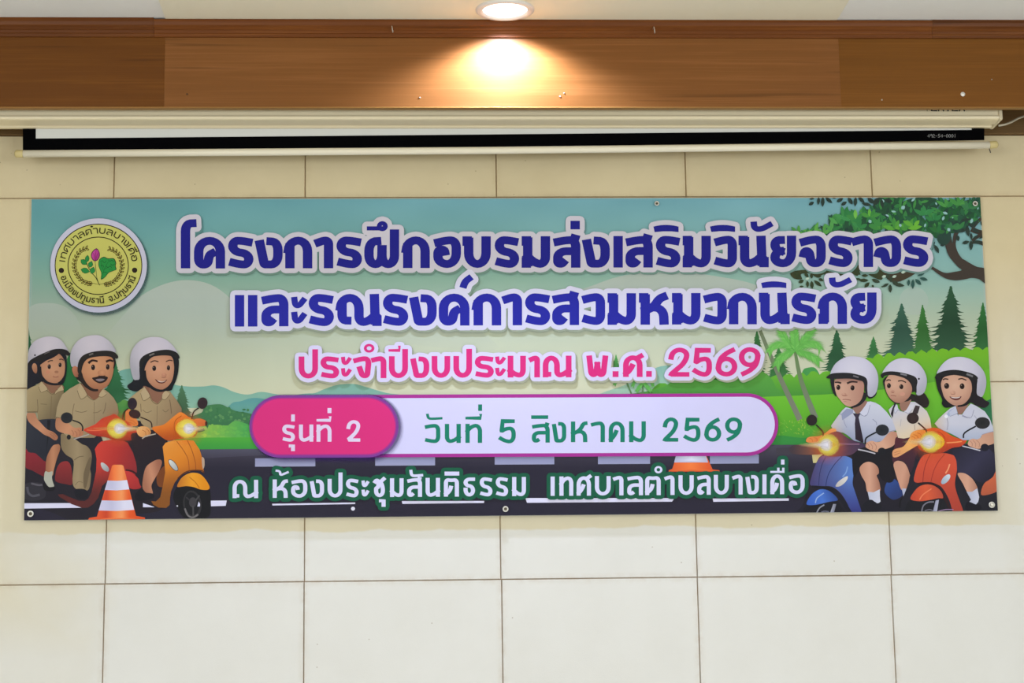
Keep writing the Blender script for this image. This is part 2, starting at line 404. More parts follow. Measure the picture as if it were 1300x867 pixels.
def clip(pts):
    """cut a printed shape off at the sheet's edges"""
    def cut(P, inside, cross):
        out = []
        for a, b in zip(P, P[1:]+P[:1]):
            ia, ib = inside(a), inside(b)
            if ia: out.append(a)
            if ia != ib:
                lo, hi = (a, b) if ia else (b, a)
                for _ in range(22):
                    m = ((lo[0]+hi[0])/2, (lo[1]+hi[1])/2)
                    if inside(m): lo = m
                    else: hi = m
                out.append(lo)
        return out
    e = .15
    for f in (lambda p: p[0] >= XL(p[1])+e, lambda p: p[0] <= XR(p[1])-e, lambda p: p[1] >= YT(p[0])+e, lambda p: p[1] <= YB(p[0])-e):
        if not pts: break
        if not all(f(p) for p in pts): pts = cut(pts, f, None)
    return pts
def print_material(name, alpha):
    m = mat(name, (.8, .8, .8), .5, 0, .10); N, L, b = nodes(m)
    a = N.new('ShaderNodeAttribute'); a.attribute_name = 'ink'; L.new(a.outputs['Color'], b.inputs['Base Color'])
    mp = mapping(N, L, (7.0, 1.0, .35)); n = noise(N, L, mp, 1.0, 2, .5)
    mp2 = mapping(N, L, (2.0, 1.0, 1.2)); n2 = noise(N, L, mp2, 1.2, 2, .5)
    bump(N, L, b, mth(N, L, 'ADD', n.outputs[0], mth(N, L, 'MULTIPLY', n2.outputs[0], 1.6)), .55, .012)
    if alpha: L.new(a.outputs['Alpha'], b.inputs['Alpha'])
    return m
INK = print_material('printed_vinyl', False); GLOW = print_material('printed_vinyl_glow', True)
BAN = None
class Union:
    """several overlapping outlines merged into one flat shape"""
    def __init__(self, polys):
        V, Fc = [], []
        for q in polys:
            if sum(a[0]*b[1]-b[0]*a[1] for a, b in zip(q, q[1:]+q[:1])) < 0: q = q[::-1]
            Fc.append(list(range(len(V), len(V)+len(q)))); V += [Vector(p) for p in q]
        r = delaunay_2d_cdt(V, [], Fc, 0, 1e-4); box = [(min(p[0] for p in q), max(p[0] for p in q), min(p[1] for p in q), max(p[1] for p in q)) for q in polys]
        def inside(x, y):
            for q, b in zip(polys, box):
                if b[0] <= x <= b[1] and b[2] <= y <= b[3]:
                    c = False
                    for (x0, y0), (x1, y1) in zip(q, q[1:]+q[:1]):
                        if (y0 > y) != (y1 > y) and x < x0+(y-y0)*(x1-x0)/(y1-y0): c = not c
                    if c: return True
            return False
        self.v = [(p.x, p.y) for p in r[0]]; self.t = []
        for f in r[2]:
            cx = sum(self.v[i][0] for i in f)/3; cy = sum(self.v[i][1] for i in f)/3
            if len(f) == 3 and inside(cx, cy): self.t.append(list(f))
def prt(name, shapes, parent=None, label=None, step=4e-6, glow=False, k=None, docl=True):
    """shapes: (outline, colour | colour function [, grid spacing]) printed one over the other -> one mesh"""
    vs, fs, cs = [], [], []
    for sh in shapes:
        pts, colr = sh[0], sh[1]; sp = sh[2] if len(sh) > 2 else None
        if isinstance(pts, Union):
            Lay.y -= step; base = len(vs)
            for p in pts.v:
                x, z = bp(*p); vs.append((x, Lay.y, z)); l = lin(colr(*p) if callable(colr) else colr); kq = kk(p[1]) if k is None else k
                cs.append((min(.93, l[0]/kq), min(.93, l[1]/kq), min(.95, l[2]/kq), 1.0))
            for t in pts.t:
                a, b, c = (vs[base+i] for i in t)
                if (b[2]-a[2])*(c[0]-a[0])-(b[0]-a[0])*(c[2]-a[2]) > 0: t = t[::-1]
                fs.append([base+i for i in t])
            continue
        if docl: pts = clip(list(pts))
        if len(pts) < 3: continue
        Lay.y -= step; base = len(vs); fn = colr if callable(colr) else None
        if fn and sp is None:
            ex = max(max(p[0] for p in pts)-min(p[0] for p in pts), max(p[1] for p in pts)-min(p[1] for p in pts)); sp = max(1.2, ex/16)
        P = [Vector((p[0], p[1])) for p in pts]; tri = None
        if sp:
            x0, x1 = min(p.x for p in P), max(p.x for p in P); y0, y1 = min(p.y for p in P), max(p.y for p in P)
            ar = sum(a.x*b.y-b.x*a.y for a, b in zip(P, P[1:]+P[:1]))
            if ar < 0: P = P[::-1]
            grid = []; n = len(P)
            yy = y0+sp/2
            while yy < y1:
                xs = sorted(a.x+(yy-a.y)*(b.x-a.x)/(b.y-a.y) for a, b in zip(P, P[1:]+P[:1]) if (a.y > yy) != (b.y > yy))
                for a, b in zip(xs[::2], xs[1::2]):
                    xx = a+sp*.5
                    while xx < b-sp*.3: grid.append(Vector((xx, yy))); xx += sp
                yy += sp
            r = delaunay_2d_cdt(P+grid, [], [list(range(n))], 1, 1e-5)
            P2, tri = r[0], [list(f) for f in r[2]]
            P = P2
        else:
            tri = [list(t) for t in tessellate_polygon([[Vector((p.x, p.y, 0)) for p in P]])]
        for p in P:
            x, z = bp(p.x, p.y); vs.append((x, Lay.y, z))
            c = fn(p.x, p.y) if fn else colr
            kq = kk(p.y) if k is None else k
            l = lin(c); al = c[3] if len(c) > 3 else 1.0
            cs.append((min(.93, l[0]/kq), min(.93, l[1]/kq), min(.95, l[2]/kq), al))
        for t in tri:
            a, b, c = (vs[base+i] for i in t)
            if (b[2]-a[2])*(c[0]-a[0])-(b[0]-a[0])*(c[2]-a[2]) > 0: t = t[::-1]
            fs.append([base+i for i in t])
    Lay.y -= 4e-6
    me = bpy.data.meshes.new(name); me.from_pydata(vs, [], fs); me.update()
    at = me.color_attributes.new('ink', 'FLOAT_COLOR', 'POINT')
    at.data.foreach_set('color', [v for c in cs for v in c])
    o = new(name, me, GLOW if glow else INK, parent or BAN)
    if label: o['label'] = label
    return o

# ---- sky colours of the print
SKYL = [(250, (92, 146, 152)), (300, (100, 152, 152)), (350, (122, 160, 146)), (400, (158, 172, 156)), (440, (176, 184, 160)), (500, (200, 200, 168)), (560, (205, 204, 172))]
SKYM = [(250, (110, 160, 172)), (300, (118, 164, 164)), (350, (134, 170, 154)), (400, (176, 190, 168)), (440, (194, 200, 174)), (500, (206, 206, 176)), (560, (208, 208, 178))]
SKYR = [(250, (112, 160, 172)), (300, (122, 166, 168)), (350, (136, 174, 168)), (400, (172, 188, 166)), (440, (198, 202, 174)), (500, (206, 206, 176)), (560, (208, 208, 178))]
def pw(tab, y):
    if y <= tab[0][0]: return tab[0][1]
    for (a, ca), (b, cb) in zip(tab, tab[1:]):
        if y <= b: return lerp(ca, cb, (y-a)/(b-a))
    return tab[-1][1]
def sky(x, y):
    if x < 640: c = lerp(pw(SKYL, y), pw(SKYM, y), (x-60)/580)
    else: c = lerp(pw(SKYM, y), pw(SKYR, y), (x-640)/560)
    s = math.sin(x*.021+y*.05)*math.sin(x*.0093-y*.03+1.3)+.6*math.sin(x*.047-y*.021)*math.sin(y*.09+x*.01)
    a = max(0, 1-(y-250)/110)*4.5*s
    return tuple(v+a for v in c)
# ---- the sheet itself
b0 = bp(30.7, 660.9); b1 = bp(1266.4, 648.6)
BAN = empty('banner', ((b0[0]+b1[0])/2, BY, b0[1]), 'long printed vinyl banner with navy Thai lettering and cartoon scooter riders on the wall', 'banner')
bm = bmesh.new()
qd = [bp(40.1, 252.9), bp(1244, 250.7), bp(1266.4, 648.6), bp(30.7, 660.9)]
fr = [bm.verts.new((x, BY-.0002, z)) for x, z in qd]; bk = [bm.verts.new((x, BY+.0006, z)) for x, z in qd]
bm.faces.new(fr); bm.faces.new(bk[::-1])
for i in range(4): bm.faces.new((fr[i], bk[i], bk[(i+1) % 4], fr[(i+1) % 4]))
bm_obj('vinyl_sheet', bm, mat('vinyl_white', (.7, .7, .72), .5), BAN)
full = [(40.1, 252.9), (340, 252.4), (640, 251.8), (940, 251.3), (1244, 250.7), (1255.2, 449), (1266.4, 648.6), (1266.4, 648.6), (957, 651.7), (648, 654.8), (340, 657.8), (30.7, 660.9), (35.4, 457)]
full = [(40.1, 252.9), (1244, 250.7), (1266.4, 648.6), (30.7, 660.9)]
prt('printed_sky', [(full, sky, 7.0)])
def cloud(base_y, grey=(176, 182, 174)):
    return lambda x, y: lerp(lerp(sky(x, y), grey, .8), sky(x, y), (y-(base_y-70))/70)
a = T(30, 245, 2.063)
for one in [
    (sm([(655, 440), (668, 400), (700, 376), (742, 366), (790, 350), (850, 344), (905, 350), (960, 362), (985, 385), (990, 440)]), cloud(440), 6),
    (sm(a([(20, 420), (0, 330), (20, 296), (60, 288), (105, 296), (135, 322), (150, 360), (150, 420)])), cloud(440), 6),
    (sm(a([(170, 440), (220, 370), (270, 310), (310, 268), (370, 238), (430, 228), (490, 240), (540, 275), (570, 320), (620, 370), (640, 440)])), cloud(445), 6),
    (sm([(478, 430), (500, 405), (540, 392), (580, 398), (610, 420), (625, 445)]), cloud(450), 6),
    (ell(1160, 382, 18.5, 18, 0, 28), lambda x, y: lerp(sky(x, y), (172, 184, 176), .5), 4),
]: prt('printed_cloud', [one])
# ---- far hills
h = T(190, 420, 4.819)
for one in [
    (sm(h([(-280, 470), (-260, 330), (-200, 255), (-120, 230), (-40, 235), (40, 270), (140, 325), (230, 340), (330, 340), (390, 333), (450, 345), (520, 375), (600, 390), (680, 373), (760, 385), (850, 398), (950, 384), (1012, 380), (1060, 360), (1150, 330), (1250, 325), (1330, 345), (1450, 380), (1560, 400), (1560, 470), (1000, 470), (400, 470)])), G((200, 480), (200, 515), (116, 166, 152), (140, 182, 160))),
    (sm([(740, 512), (764, 499), (790, 490), (812, 480), (830, 468), (850, 464), (880, 470), (900, 490), (900, 515), (800, 518)]), G((800, 464), (800, 505), (134, 180, 166), (164, 194, 168))),
    (sm(h([(470, 520), (500, 445), (560, 430), (620, 412), (690, 415), (740, 440), (760, 520)])), G((315, 505), (315, 525), (92, 152, 152), (108, 166, 150))),
]: prt('printed_hill', [one])
# ---- conifers
def fir(ax, ay, by, hw, seed, lean=0, n=19):
    rnd = random.Random(seed); Lf, Rg = [], []
    for i in range(n):
        t = (i+1)/n; y = ay+(by-ay)*t; dy = (by-ay)/n
        for lst, s in ((Lf, -1), (Rg, 1)):
            w = hw*(t**.9)*rnd.uniform(.8, 1.16); yt = y+dy*rnd.uniform(-.2, .25)
            lst += [(ax+s*w*.70, y-dy*.85), (ax+s*w*.84, y-dy*.30), (ax+s*w*rnd.uniform(1.02, 1.38), yt), (ax+s*w*.82, yt+dy*.08), (ax+s*w*.70, y+dy*.05)]
    return [(ax, ay)]+Rg+[(ax, by)]+Lf[::-1]
def firs(name, items):
    sh = []
    for ax, ay, by, hw, c, seed in items:
        d = tuple(v*.82 for v in c); sh.append((fir(ax, ay, by, hw, seed), G((ax, ay), (ax, by), c, d, lerp(c, (90, 130, 100), .25)), max(3, hw/5)))
    return prt(name, sh)
firs('printed_conifer', [(36, 416, 520, 17, (44, 98, 62), 1)])
firs('printed_conifer', [(89, 448, 540, 34, (46, 122, 68), 2)])
firs('printed_conifer', [(146, 458, 535, 26, (52, 116, 72), 3)])
firs('printed_conifer', [(230.8, 489, 548, 20, (78, 118, 84), 4)])
a = T(30, 415, 8.667)
prt('printed_bush', [(sm(a([(560, 900), (1000, 850), (1100, 800), (1200, 830), (1380, 790), (1500, 900), (1500, 1000), (560, 1000)])), G((120, 505), (120, 530), (96, 150, 70), (60, 130, 70)))])
firs('printed_conifer', [(1144.6, 385.3, 452, 25, (58, 98, 80), 11)])
firs('printed_conifer', [(1171.2, 386.7, 450, 17, (62, 122, 56), 12)])
firs('printed_conifer', [(1206.9, 363, 454, 31, (46, 84, 58), 13)])
firs('printed_conifer', [(1247.7, 384, 452, 17, (50, 112, 56), 14)])
firs('printed_conifer', [(1062.4, 418.7, 484, 22, (52, 102, 66), 15)])
firs('printed_conifer', [(1108.8, 427.3, 462, 13, (66, 132, 74), 16)])
firs('printed_conifer', [(988.5, 441, 486, 19, (62, 124, 64), 17)])
firs('printed_conifer', [(961, 418, 486, 15, (56, 112, 60), 18)])
firs('printed_conifer', [(782, 450, 480, 9, (84, 160, 84), 19)])
firs('printed_conifer', [(915, 462, 508, 24, (58, 118, 62), 20)])
# ---- meadow and bushes on the right
r5 = T(960, 410, 5.78); rr = T(980, 400, 3.097)
def bumps(x0, x1, y0, y1, amp, n, seed):
    rnd = random.Random(seed); o = []
    for i in range(n*6+1):
        t = i/(n*6); o.append((x0+(x1-x0)*t, y0+(y1-y0)*t-amp*abs(math.sin(math.pi*t*n))*rnd.uniform(.75, 1.1)))
    return o
prt('printed_bush', [(sm(r5([(340, 470), (330, 400), (345, 345), (370, 330), (420, 325), (450, 350), (470, 400), (470, 470)])), (72, 150, 78))])
top = [(820, 502)]+bumps(830, 960, 492, 486, 6, 6, 1)+bumps(960, 1040, 484, 476, 6, 5, 3)+bumps(1040, 1108, 476, 455, 3, 5, 4)+bumps(1108, 1190, 455, 447, 5, 6, 5)+bumps(1190, 1262, 446, 444, 4, 5, 6)
prt('printed_hedge', [(top+[(1262, 520), (820, 520)], G((1000, 450), (1000, 505), (118, 184, 44), (104, 174, 54), (70, 142, 58)), 6)])
prt('printed_bush', [(sm([(700, 512), (740, 503), (800, 500), (840, 492), (862, 478), (884, 474), (906, 482), (930, 480), (950, 468), (972, 474), (985, 492), (985, 520), (700, 520)]), G((860, 470), (860, 512), (92, 162, 66), (72, 142, 62)))])
prt('printed_meadow', [
    (sl_([(700, 516), (860, 508), (960, 504), (1060, 500), (1140, 492), (1200, 482), (1250, 470), (1262, 466)])+[(1275, 575), (700, 575)], G((1080, 500), (1080, 566), (112, 188, 52), (96, 172, 48), (64, 146, 60)), 6),
    (sm(rr([(860, 330), (820, 360), (840, 420), (890, 440), (890, 340)])), (52, 118, 78)),
    (sm([(965, 557), (990, 553), (1020, 556), (1050, 553), (1050, 568), (965, 568)]), (56, 140, 66)),
])
rnd = random.Random(9); sh = []
for i in range(90):
    x = rnd.uniform(984, 1040); y = rnd.uniform(534, 553); a = math.radians(rnd.uniform(-160, -20)); l = rnd.uniform(2.5, 5)
    sh.append(([(x-.8, y), (x+.8, y), (x+math.cos(a)*l, y+math.sin(a)*l)], lerp((92, 170, 58), (176, 192, 76), rnd.random()*(1 if 998 < x < 1034 else .4))))
prt('printed_undergrowth', sh)
# ---- palms
def fronds(cx, cy, arcs, col, w=6.5):
    sh = []; rnd = random.Random(int(cx))
    for (mx, my), (ex, ey) in arcs:
        P = [((1-t)**2*cx+2*(1-t)*t*mx+t*t*ex, (1-t)**2*cy+2*(1-t)*t*my+t*t*ey) for t in [i/25 for i in range(26)]]
        for i, (x, y) in enumerate(P[:-1]):
            dx, dy = P[i+1][0]-x, P[i+1][1]-y; l = math.hypot(dx, dy) or 1
            for s in (-1, 1):
                ln = w*(1-.5*abs(i/25-.35))*rnd.uniform(.8, 1.25); nx, ny = -dy/l*s, dx/l*s
                tip = (x+dx/l*ln*.9+nx*ln*.7, y+dy/l*ln*.9+ny*ln*.7+ln*.3)
                c = lerp(col, (76, 160, 60), rnd.random()*.6)
                sh.append(([(x-dx/l*1.2, y-dy/l*1.2), (x+dx/l*1.5, y+dy/l*1.5), tip], c))
        sh.append((line(P, (2.2, .7)), lerp(col, (70, 150, 60), .4)))
    return sh
o = prt('printed_palm', [(line([(962.6, 414), (985, 468), (1015.4, 532.8)], (4, 7.4)), G((962, 418), (1015, 532), (110, 122, 92), (124, 128, 112)))])
o = prt('printed_palm', [(line([(1009.3, 446), (1017, 483), (1035, 531)], (3.4, 8)), G((1009, 446), (1034, 530), (104, 134, 84), (122, 128, 112)))])
prt('palm_crown', fronds(1009.3, 445, [((985, 425), (975, 447)), ((995, 430), (990, 415)), ((1020, 430), (1033, 416)), ((1035, 425), (1042, 443)), ((1030, 448), (1040, 458)), ((990, 448), (985, 464)), ((1009, 430), (1008, 420))], (124, 194, 96), 11), o)
o = prt('printed_palm', [(line([(795, 484), (799, 494), (803, 504)], 2.0), (92, 130, 84)), (line([(816, 486), (816, 504)], 1.8), (92, 130, 84))])
prt('palm_crown', fronds(795, 484, [((784, 478), (780, 488)), ((800, 476), (808, 484)), ((790, 474), (786, 470))], (110, 178, 96), 4)+fronds(816, 485, [((806, 478), (803, 490)), ((826, 478), (829, 490)), ((816, 474), (818, 468)), ((812, 490), (808, 496)), ((822, 490), (826, 496))], (110, 178, 96), 4), o)
# ---- bushes on the left
rnd = random.Random(4)
sh = [(sm(h([(230, 640), (240, 540), (320, 500), (340, 462), (430, 450), (480, 470), (530, 492), (600, 503), (650, 530), (680, 640)])), G((270, 512), (270, 545), (70, 124, 80), (58, 112, 74)))]
for i in range(60):
    x, y = rnd.uniform(262, 322), rnd.uniform(517, 536)
    if y > 514+(x-262)*.12: sh.append((ell(x, y, rnd.uniform(1.2, 2.6), rnd.uniform(1, 2), 0, 8), lerp((54, 112, 70), (98, 148, 92), rnd.random())))
prt('printed_bush', sh)
sh = [(sm(h([(200, 700), (240, 640), (330, 615), (380, 580), (430, 576), (470, 585), (520, 552), (570, 562), (620, 580), (680, 600), (680, 700)])), G((260, 545), (320, 545), (140, 186, 78), (70, 160, 84)))]
for i in range(70):
    x, y = rnd.uniform(255, 324), rnd.uniform(540, 556)
    sh.append((ell(x, y, rnd.uniform(1.5, 3.2), rnd.uniform(1.2, 2.4), 0, 8), lerp(lerp((176, 204, 78), (74, 168, 84), (x-255)/60), (96, 172, 80), rnd.random()*.6)))
prt('printed_bush', sh)
prt('printed_meadow', [([(222, 556), (520, 554), (520, 572), (222, 573)], G((270, 555), (270, 570), (84, 170, 62), (58, 150, 66)))])
# ---- road
def roadc(x, y):
    t = (y-569)/92; return lerp((74, 70, 84), (44, 41, 56), min(1, t*4))
rd = [(20, 571), (200, 571), (330, 570), (600, 569), (850, 566), (960, 565), (1010, 564.8), (1110, 564), (1275, 563), (1275, 665), (20, 665)]
road = prt('printed_road', [(rd, roadc, 9), ([(255, 571), (330, 570), (335, 578), (256, 582)], G((260, 570), (260, 582), (84, 82, 100), (66, 62, 78))), ([(985, 569), (1030, 566), (1030, 575), (985, 578)], (66, 62, 72))])
lc1 = G((0, 581), (0, 592), (140, 142, 178), (158, 160, 192))
for one in [([(x0, y0), (x1, y0-.4), (x1, y0+h_), (x0, y0+h_+.4)], lc1 if y0 > 576 else (146, 148, 182)) for x0, x1, y0, h_ in
    ((324, 400.4, 582, 10.2), (476.4, 552.3, 580, 11), (628, 703.5, 578.6, 11), (759, 825, 578, 11), (901, 963, 577.5, 11))]: prt('lane_marking', [one], road)
wl = (222, 220, 246)
for one in [
    (T(150, 570, 9.13)([(1075, 600), (1260, 598), (1248, 660), (1078, 665)]), wl),
    ([(345.6, 639.6), (451, 638), (451, 640), (346, 641.8)], wl), ([(510, 636.2), (614.7, 636), (614.4, 638.6), (511, 639.8)], wl),
    ([(666.7, 632.4), (856, 632.4), (853, 637), (669, 638.4)], wl), ([(904.5, 633), (1001, 632.8), (1001, 635.8), (905.4, 637.2)], wl),
    (ell(448.2, 645.9, 2.5, 2.5), (226, 224, 240))]: prt('lane_marking', [one], road)
# small cone far down the road
q = T(650, 575, 3.421)
o = prt('printed_cone', [(q([(725, -20), (828, -20), (870, 72), (900, 76), (900, 82), (680, 82), (680, 76), (695, 70)]), G((853, 0), (902, 0), (226, 96, 50), (246, 128, 66), (222, 90, 46)))])
prt('cone_stripe', [(q([(712, 10), (840, 10), (851, 42), (703, 42)]), G((855, 0), (900, 0), (176, 176, 206), (222, 222, 244), (178, 178, 206)))], o)
# ---- broadleaf tree over the upper right corner
BR = (62, 54, 46)
c4 = T(1110, 330, 7.227); c2 = T(1130, 245, 8.669); c1 = T(1020, 245, 8.667); c3 = T(990, 330, 8.669)
LV_BG = Lay.y
tree = prt('printed_tree', [
    (sm(c4([(1020, 90), (1020, 215), (960, 180), (890, 168), (830, 180), (740, 190), (650, 172), (580, 130), (530, 92), (480, 75), (440, 60), (500, 50), (560, 80), (610, 108), (660, 122), (740, 110), (800, 95), (770, 60), (735, 20), (760, -10), (810, -5), (870, 30), (940, 66)])), (64, 56, 50)),
    (sm(c2([(575, 440), (585, 520), (605, 590), (640, 690), (700, 770), (760, 830), (820, 860), (870, 820), (830, 760), (780, 715), (735, 640), (718, 560), (735, 480), (752, 430), (715, 420), (690, 480), (680, 560), (668, 480), (640, 420)])), (64, 56, 50)),
    (sm(c4([(-10, 95), (60, 120), (120, 180), (160, 205), (230, 200), (310, 165), (400, 112), (440, 100), (330, 95), (270, 120), (200, 105), (100, 110), (40, 90)])), (66, 58, 44)),
    (sm(c3([(120, 140), (150, 205), (240, 215), (230, 160), (330, 150), (400, 190), (520, 150), (640, 180), (760, 140), (850, 180), (890, 120), (1020, 190), (1120, 220), (1127, 120), (1000, 140), (860, 60), (600, 130), (300, 110)])), (58, 62, 40)),
    (line(c2([(900, 390), (960, 320), (1020, 270)]), 4), BR), (line(c2([(890, 400), (960, 430), (1030, 440)]), (7, 5)), BR), (line(c2([(900, 530), (950, 490), (1030, 440)]), 4), BR), (line(c2([(900, 545), (970, 545), (1040, 570)]), (4, 5)), BR)])
def leaf(x, y, l, w, a):
    c, s = math.cos(math.radians(a)), math.sin(math.radians(a))
    return [(x+u*l*c-v*w*s, y+u*l*s+v*w*c) for u, v in ((-.5, 0), (-.25, .4), (.05, .5), (.3, .3), (.5, 0), (.3, -.3), (.05, -.5), (-.25, -.4))]
sh = []; rnd = random.Random(11)
def inside_crown(x, y):
    if y > 318 or x > 1250: return False
    if x < 1050: return y > 284+(1050-x)*.32 and y < 304
    if x < 1112: return y > 274-(x-1050)*.22
    if x < 1185: return y < 312
    return y < 304-(x-1185)*.40
# dark mass first, then mid and light leaves
for (cx, cy, rx, ry) in ((1040, 298, 10, 4), (1078, 290, 22, 9), (1104, 284, 18, 14), (1128, 262, 20, 11), (1150, 285, 26, 16), (1165, 262, 28, 11), (1190, 285, 16, 18), (1198, 300, 9, 12), (1212, 268, 20, 14), (1232, 266, 16, 12), (1216, 284, 14, 12)):
    sh.append((ell(cx, cy, rx, ry, rnd.uniform(-10, 10)), lerp((42, 66, 58), (36, 88, 48), rnd.random())))
for i in range(460):
    x = rnd.uniform(1026, 1250); y = rnd.uniform(252, 314)
    if not inside_crown(x, y): continue
    d = rnd.random(); right = (x-1026)/224
    if i < 170: c = lerp((38, 60, 54), (40, 86, 56), d)
    else: c = lerp((42, 104, 62), (70, 138, 68), d) if rnd.random() < .85-.45*right else lerp((38, 74, 60), (46, 98, 64), d)
    sh.append((leaf(x, y, rnd.uniform(8, 14), rnd.uniform(3, 5.4), rnd.uniform(-170, -10)), c))
def tuft(x, y, n, l, w, c):
    for k in range(n):
        a = -172+164*(k+.5)/n+rnd.uniform(-16, 16); r = math.radians(a); q = rnd.uniform(.7, 1.2)
        sh.append((leaf(x+math.cos(r)*l*.5*q, y+math.sin(r)*l*.5*q, l*.95*q, w*rnd.uniform(.85, 1.15), a+rnd.uniform(-10, 10)), lerp(c, (44, 112, 62), rnd.random()*.9)))
for x, y, n, l, w, c in ((1013, 297, 3, 12, 4.4, (104, 168, 72)), (1024, 299, 3, 11, 4, (70, 140, 70)), (1034, 297, 3, 14, 4.8, (112, 176, 76)), (1045, 298, 3, 14, 4.6, (104, 168, 76)), (1056, 294, 3, 14, 4.6, (100, 168, 84)), (1064, 285, 4, 15, 5, (88, 158, 82)), (1072, 277, 4, 15, 5, (80, 152, 84)), (1080, 281, 4, 16, 5, (66, 140, 80)), (1086, 279, 3, 16, 5.4, (110, 176, 76)), (1090, 290, 4, 14, 5, (60, 132, 74)), (1104, 276, 4, 14, 5, (104, 172, 62)), (1118, 292, 4, 15, 5.4, (72, 138, 62)), (1112, 288, 4, 14, 5, (66, 134, 66)), (1136, 292, 4, 15, 5.6, (104, 170, 58)), (1152, 292, 4, 16, 5.6, (104, 170, 56)), (1160, 288, 3, 14, 5.4, (110, 174, 56)), (1174, 274, 5, 15, 5.4, (66, 142, 84)), (1186, 280, 4, 14, 5, (58, 130, 76)), (1202, 264, 4, 15, 5.4, (90, 156, 74)), (1218, 262, 4, 15, 5.4, (80, 146, 70)), (1230, 266, 4, 13, 5, (60, 116, 74)), (1206, 292, 4, 13, 5, (56, 112, 72)), (1216, 292, 3, 12, 4.8, (66, 122, 72)), (1142, 302, 3, 12, 5, (56, 116, 54)), (1170, 302, 3, 12, 5, (50, 106, 52)), (1190, 296, 4, 12, 5, (48, 98, 52))):
    tuft(x, y, n, l, w, c)
# gaps of sky seen through the crown
for x, y, rx, ry in ((1146, 264, 2.6, 3.6), (1159, 254, 3.5, 1.8), (1134, 269, 3.2, 1.6), (1188, 259, 1.2, 2.4), (1199.5, 271, 1.8, 4), (1197, 277.5, 3, 2), (1174, 286.5, 2.6, 1.7), (1142.5, 286.5, 1.8, 2.6), (1204, 292, 2.2, 3), (1209, 277, 1, 1), (1233, 281, 2, 4), (1241, 265, 1.6, 1), (1126, 274, 2.6, 1.4), (1104, 281.5, 2.2, 3), (1120, 256, 2.4, 3.2)):
    sh.append((leaf(x, y, rx*2, ry*1.6, rnd.uniform(-70, 70)), (138, 178, 178)))
DK = (44, 58, 52)
def dleaf(f, cx, cy, l, w, a, c=DK, s=8.667):
    p = f([(cx, cy)])[0]; sh.append((leaf(p[0], p[1], l/s, w/s, a), c))
for cx, cy, l, w, a in ((90, 68, 60, 22, -8), (84, 120, 68, 38, -30), (162, 92, 90, 34, 95), (209, 102, 112, 42, 92), (276, 84, 98, 40, 40), (336, 62, 50, 10, 0), (398, 82, 84, 40, -30), (442, 120, 74, 40, -32), (512, 92, 90, 44, 60), (568, 102, 104, 42, 95), (634, 80, 100, 40, 45), (690, 128, 110, 38, 12), (740, 90, 100, 50, 40), (800, 96, 110, 60, -50), (860, 120, 110, 40, 80), (930, 90, 100, 50, 10)):
    dleaf(c1, cx, cy, l, w, a)
for cx, cy, l, w, a in ((455, 605, 60, 26, 80), (508, 620, 104, 42, 62), (570, 580, 50, 24, 5), (740, 500, 70, 44, 75), (830, 300, 120, 36, -8), (848, 420, 130, 48, 80), (800, 418, 90, 34, -25), (940, 420, 100, 40, 20), (1003, 340, 60, 26, 80), (828, 548, 86, 40, -15), (886, 580, 110, 44, 90), (888, 480, 80, 30, 85), (955, 545, 120, 40, 8), (935, 490, 70, 26, -35), (1000, 490, 60, 26, -30), (890, 360, 90, 40, 30), (940, 330, 110, 34, -45)):
    dleaf(c2, cx, cy, l, w, a)
OL = (52, 62, 40)
for cx, cy, l, w, a in ((185, 165, 100, 60, 60), (232, 240, 66, 40, -25), (236, 296, 50, 22, 0), (302, 270, 76, 34, 88), (350, 278, 88, 40, 85), (415, 262, 110, 40, 38), (450, 222, 60, 34, 25), (290, 170, 70, 36, 50), (345, 180, 60, 34, 80), (420, 185, 70, 30, -5), (505, 140, 80, 44, -25), (860, 215, 70, 26, 8), (920, 228, 110, 40, 0), (932, 176, 76, 32, 0), (1050, 234, 96, 40, 22), (955, 278, 80, 40, -45), (1020, 292, 36, 24, 50), (840, 130, 120, 50, 40), (1050, 170, 80, 50, -30), (1125, 298, 30, 16, 0)):
    dleaf(c3, cx, cy, l, w, a, OL)
for cx, cy, l, w, a in ((20, 198, 60, 32, 20), (100, 235, 70, 26, -30), (142, 265, 80, 34, 88), (225, 232, 100, 36, 10), (150, 180, 60, 30, 95), (190, 215, 60, 40, 20), (311, 212, 62, 26, 95), (350, 225, 92, 32, 92), (400, 205, 78, 34, 45), (450, 178, 78, 32, 14), (425, 138, 70, 22, -20), (120, 150, 60, 40, 100)):
    dleaf(c4, cx, cy, l, w, a, (52, 64, 50) if cx < 290 else (48, 82, 76), 7.227)
for p in (c4([(85, 155)])[0], c4([(180, 155)])[0], c4([(262, 115)])[0], c3([(300, 210)])[0]):
    sh.append((leaf(p[0], p[1], 6, 3.4, -20), (176, 196, 180)))
prt('leaves', sh, tree, None, 1.5e-6)
LV_TREE = Lay.y
Lay.y = LV_BG

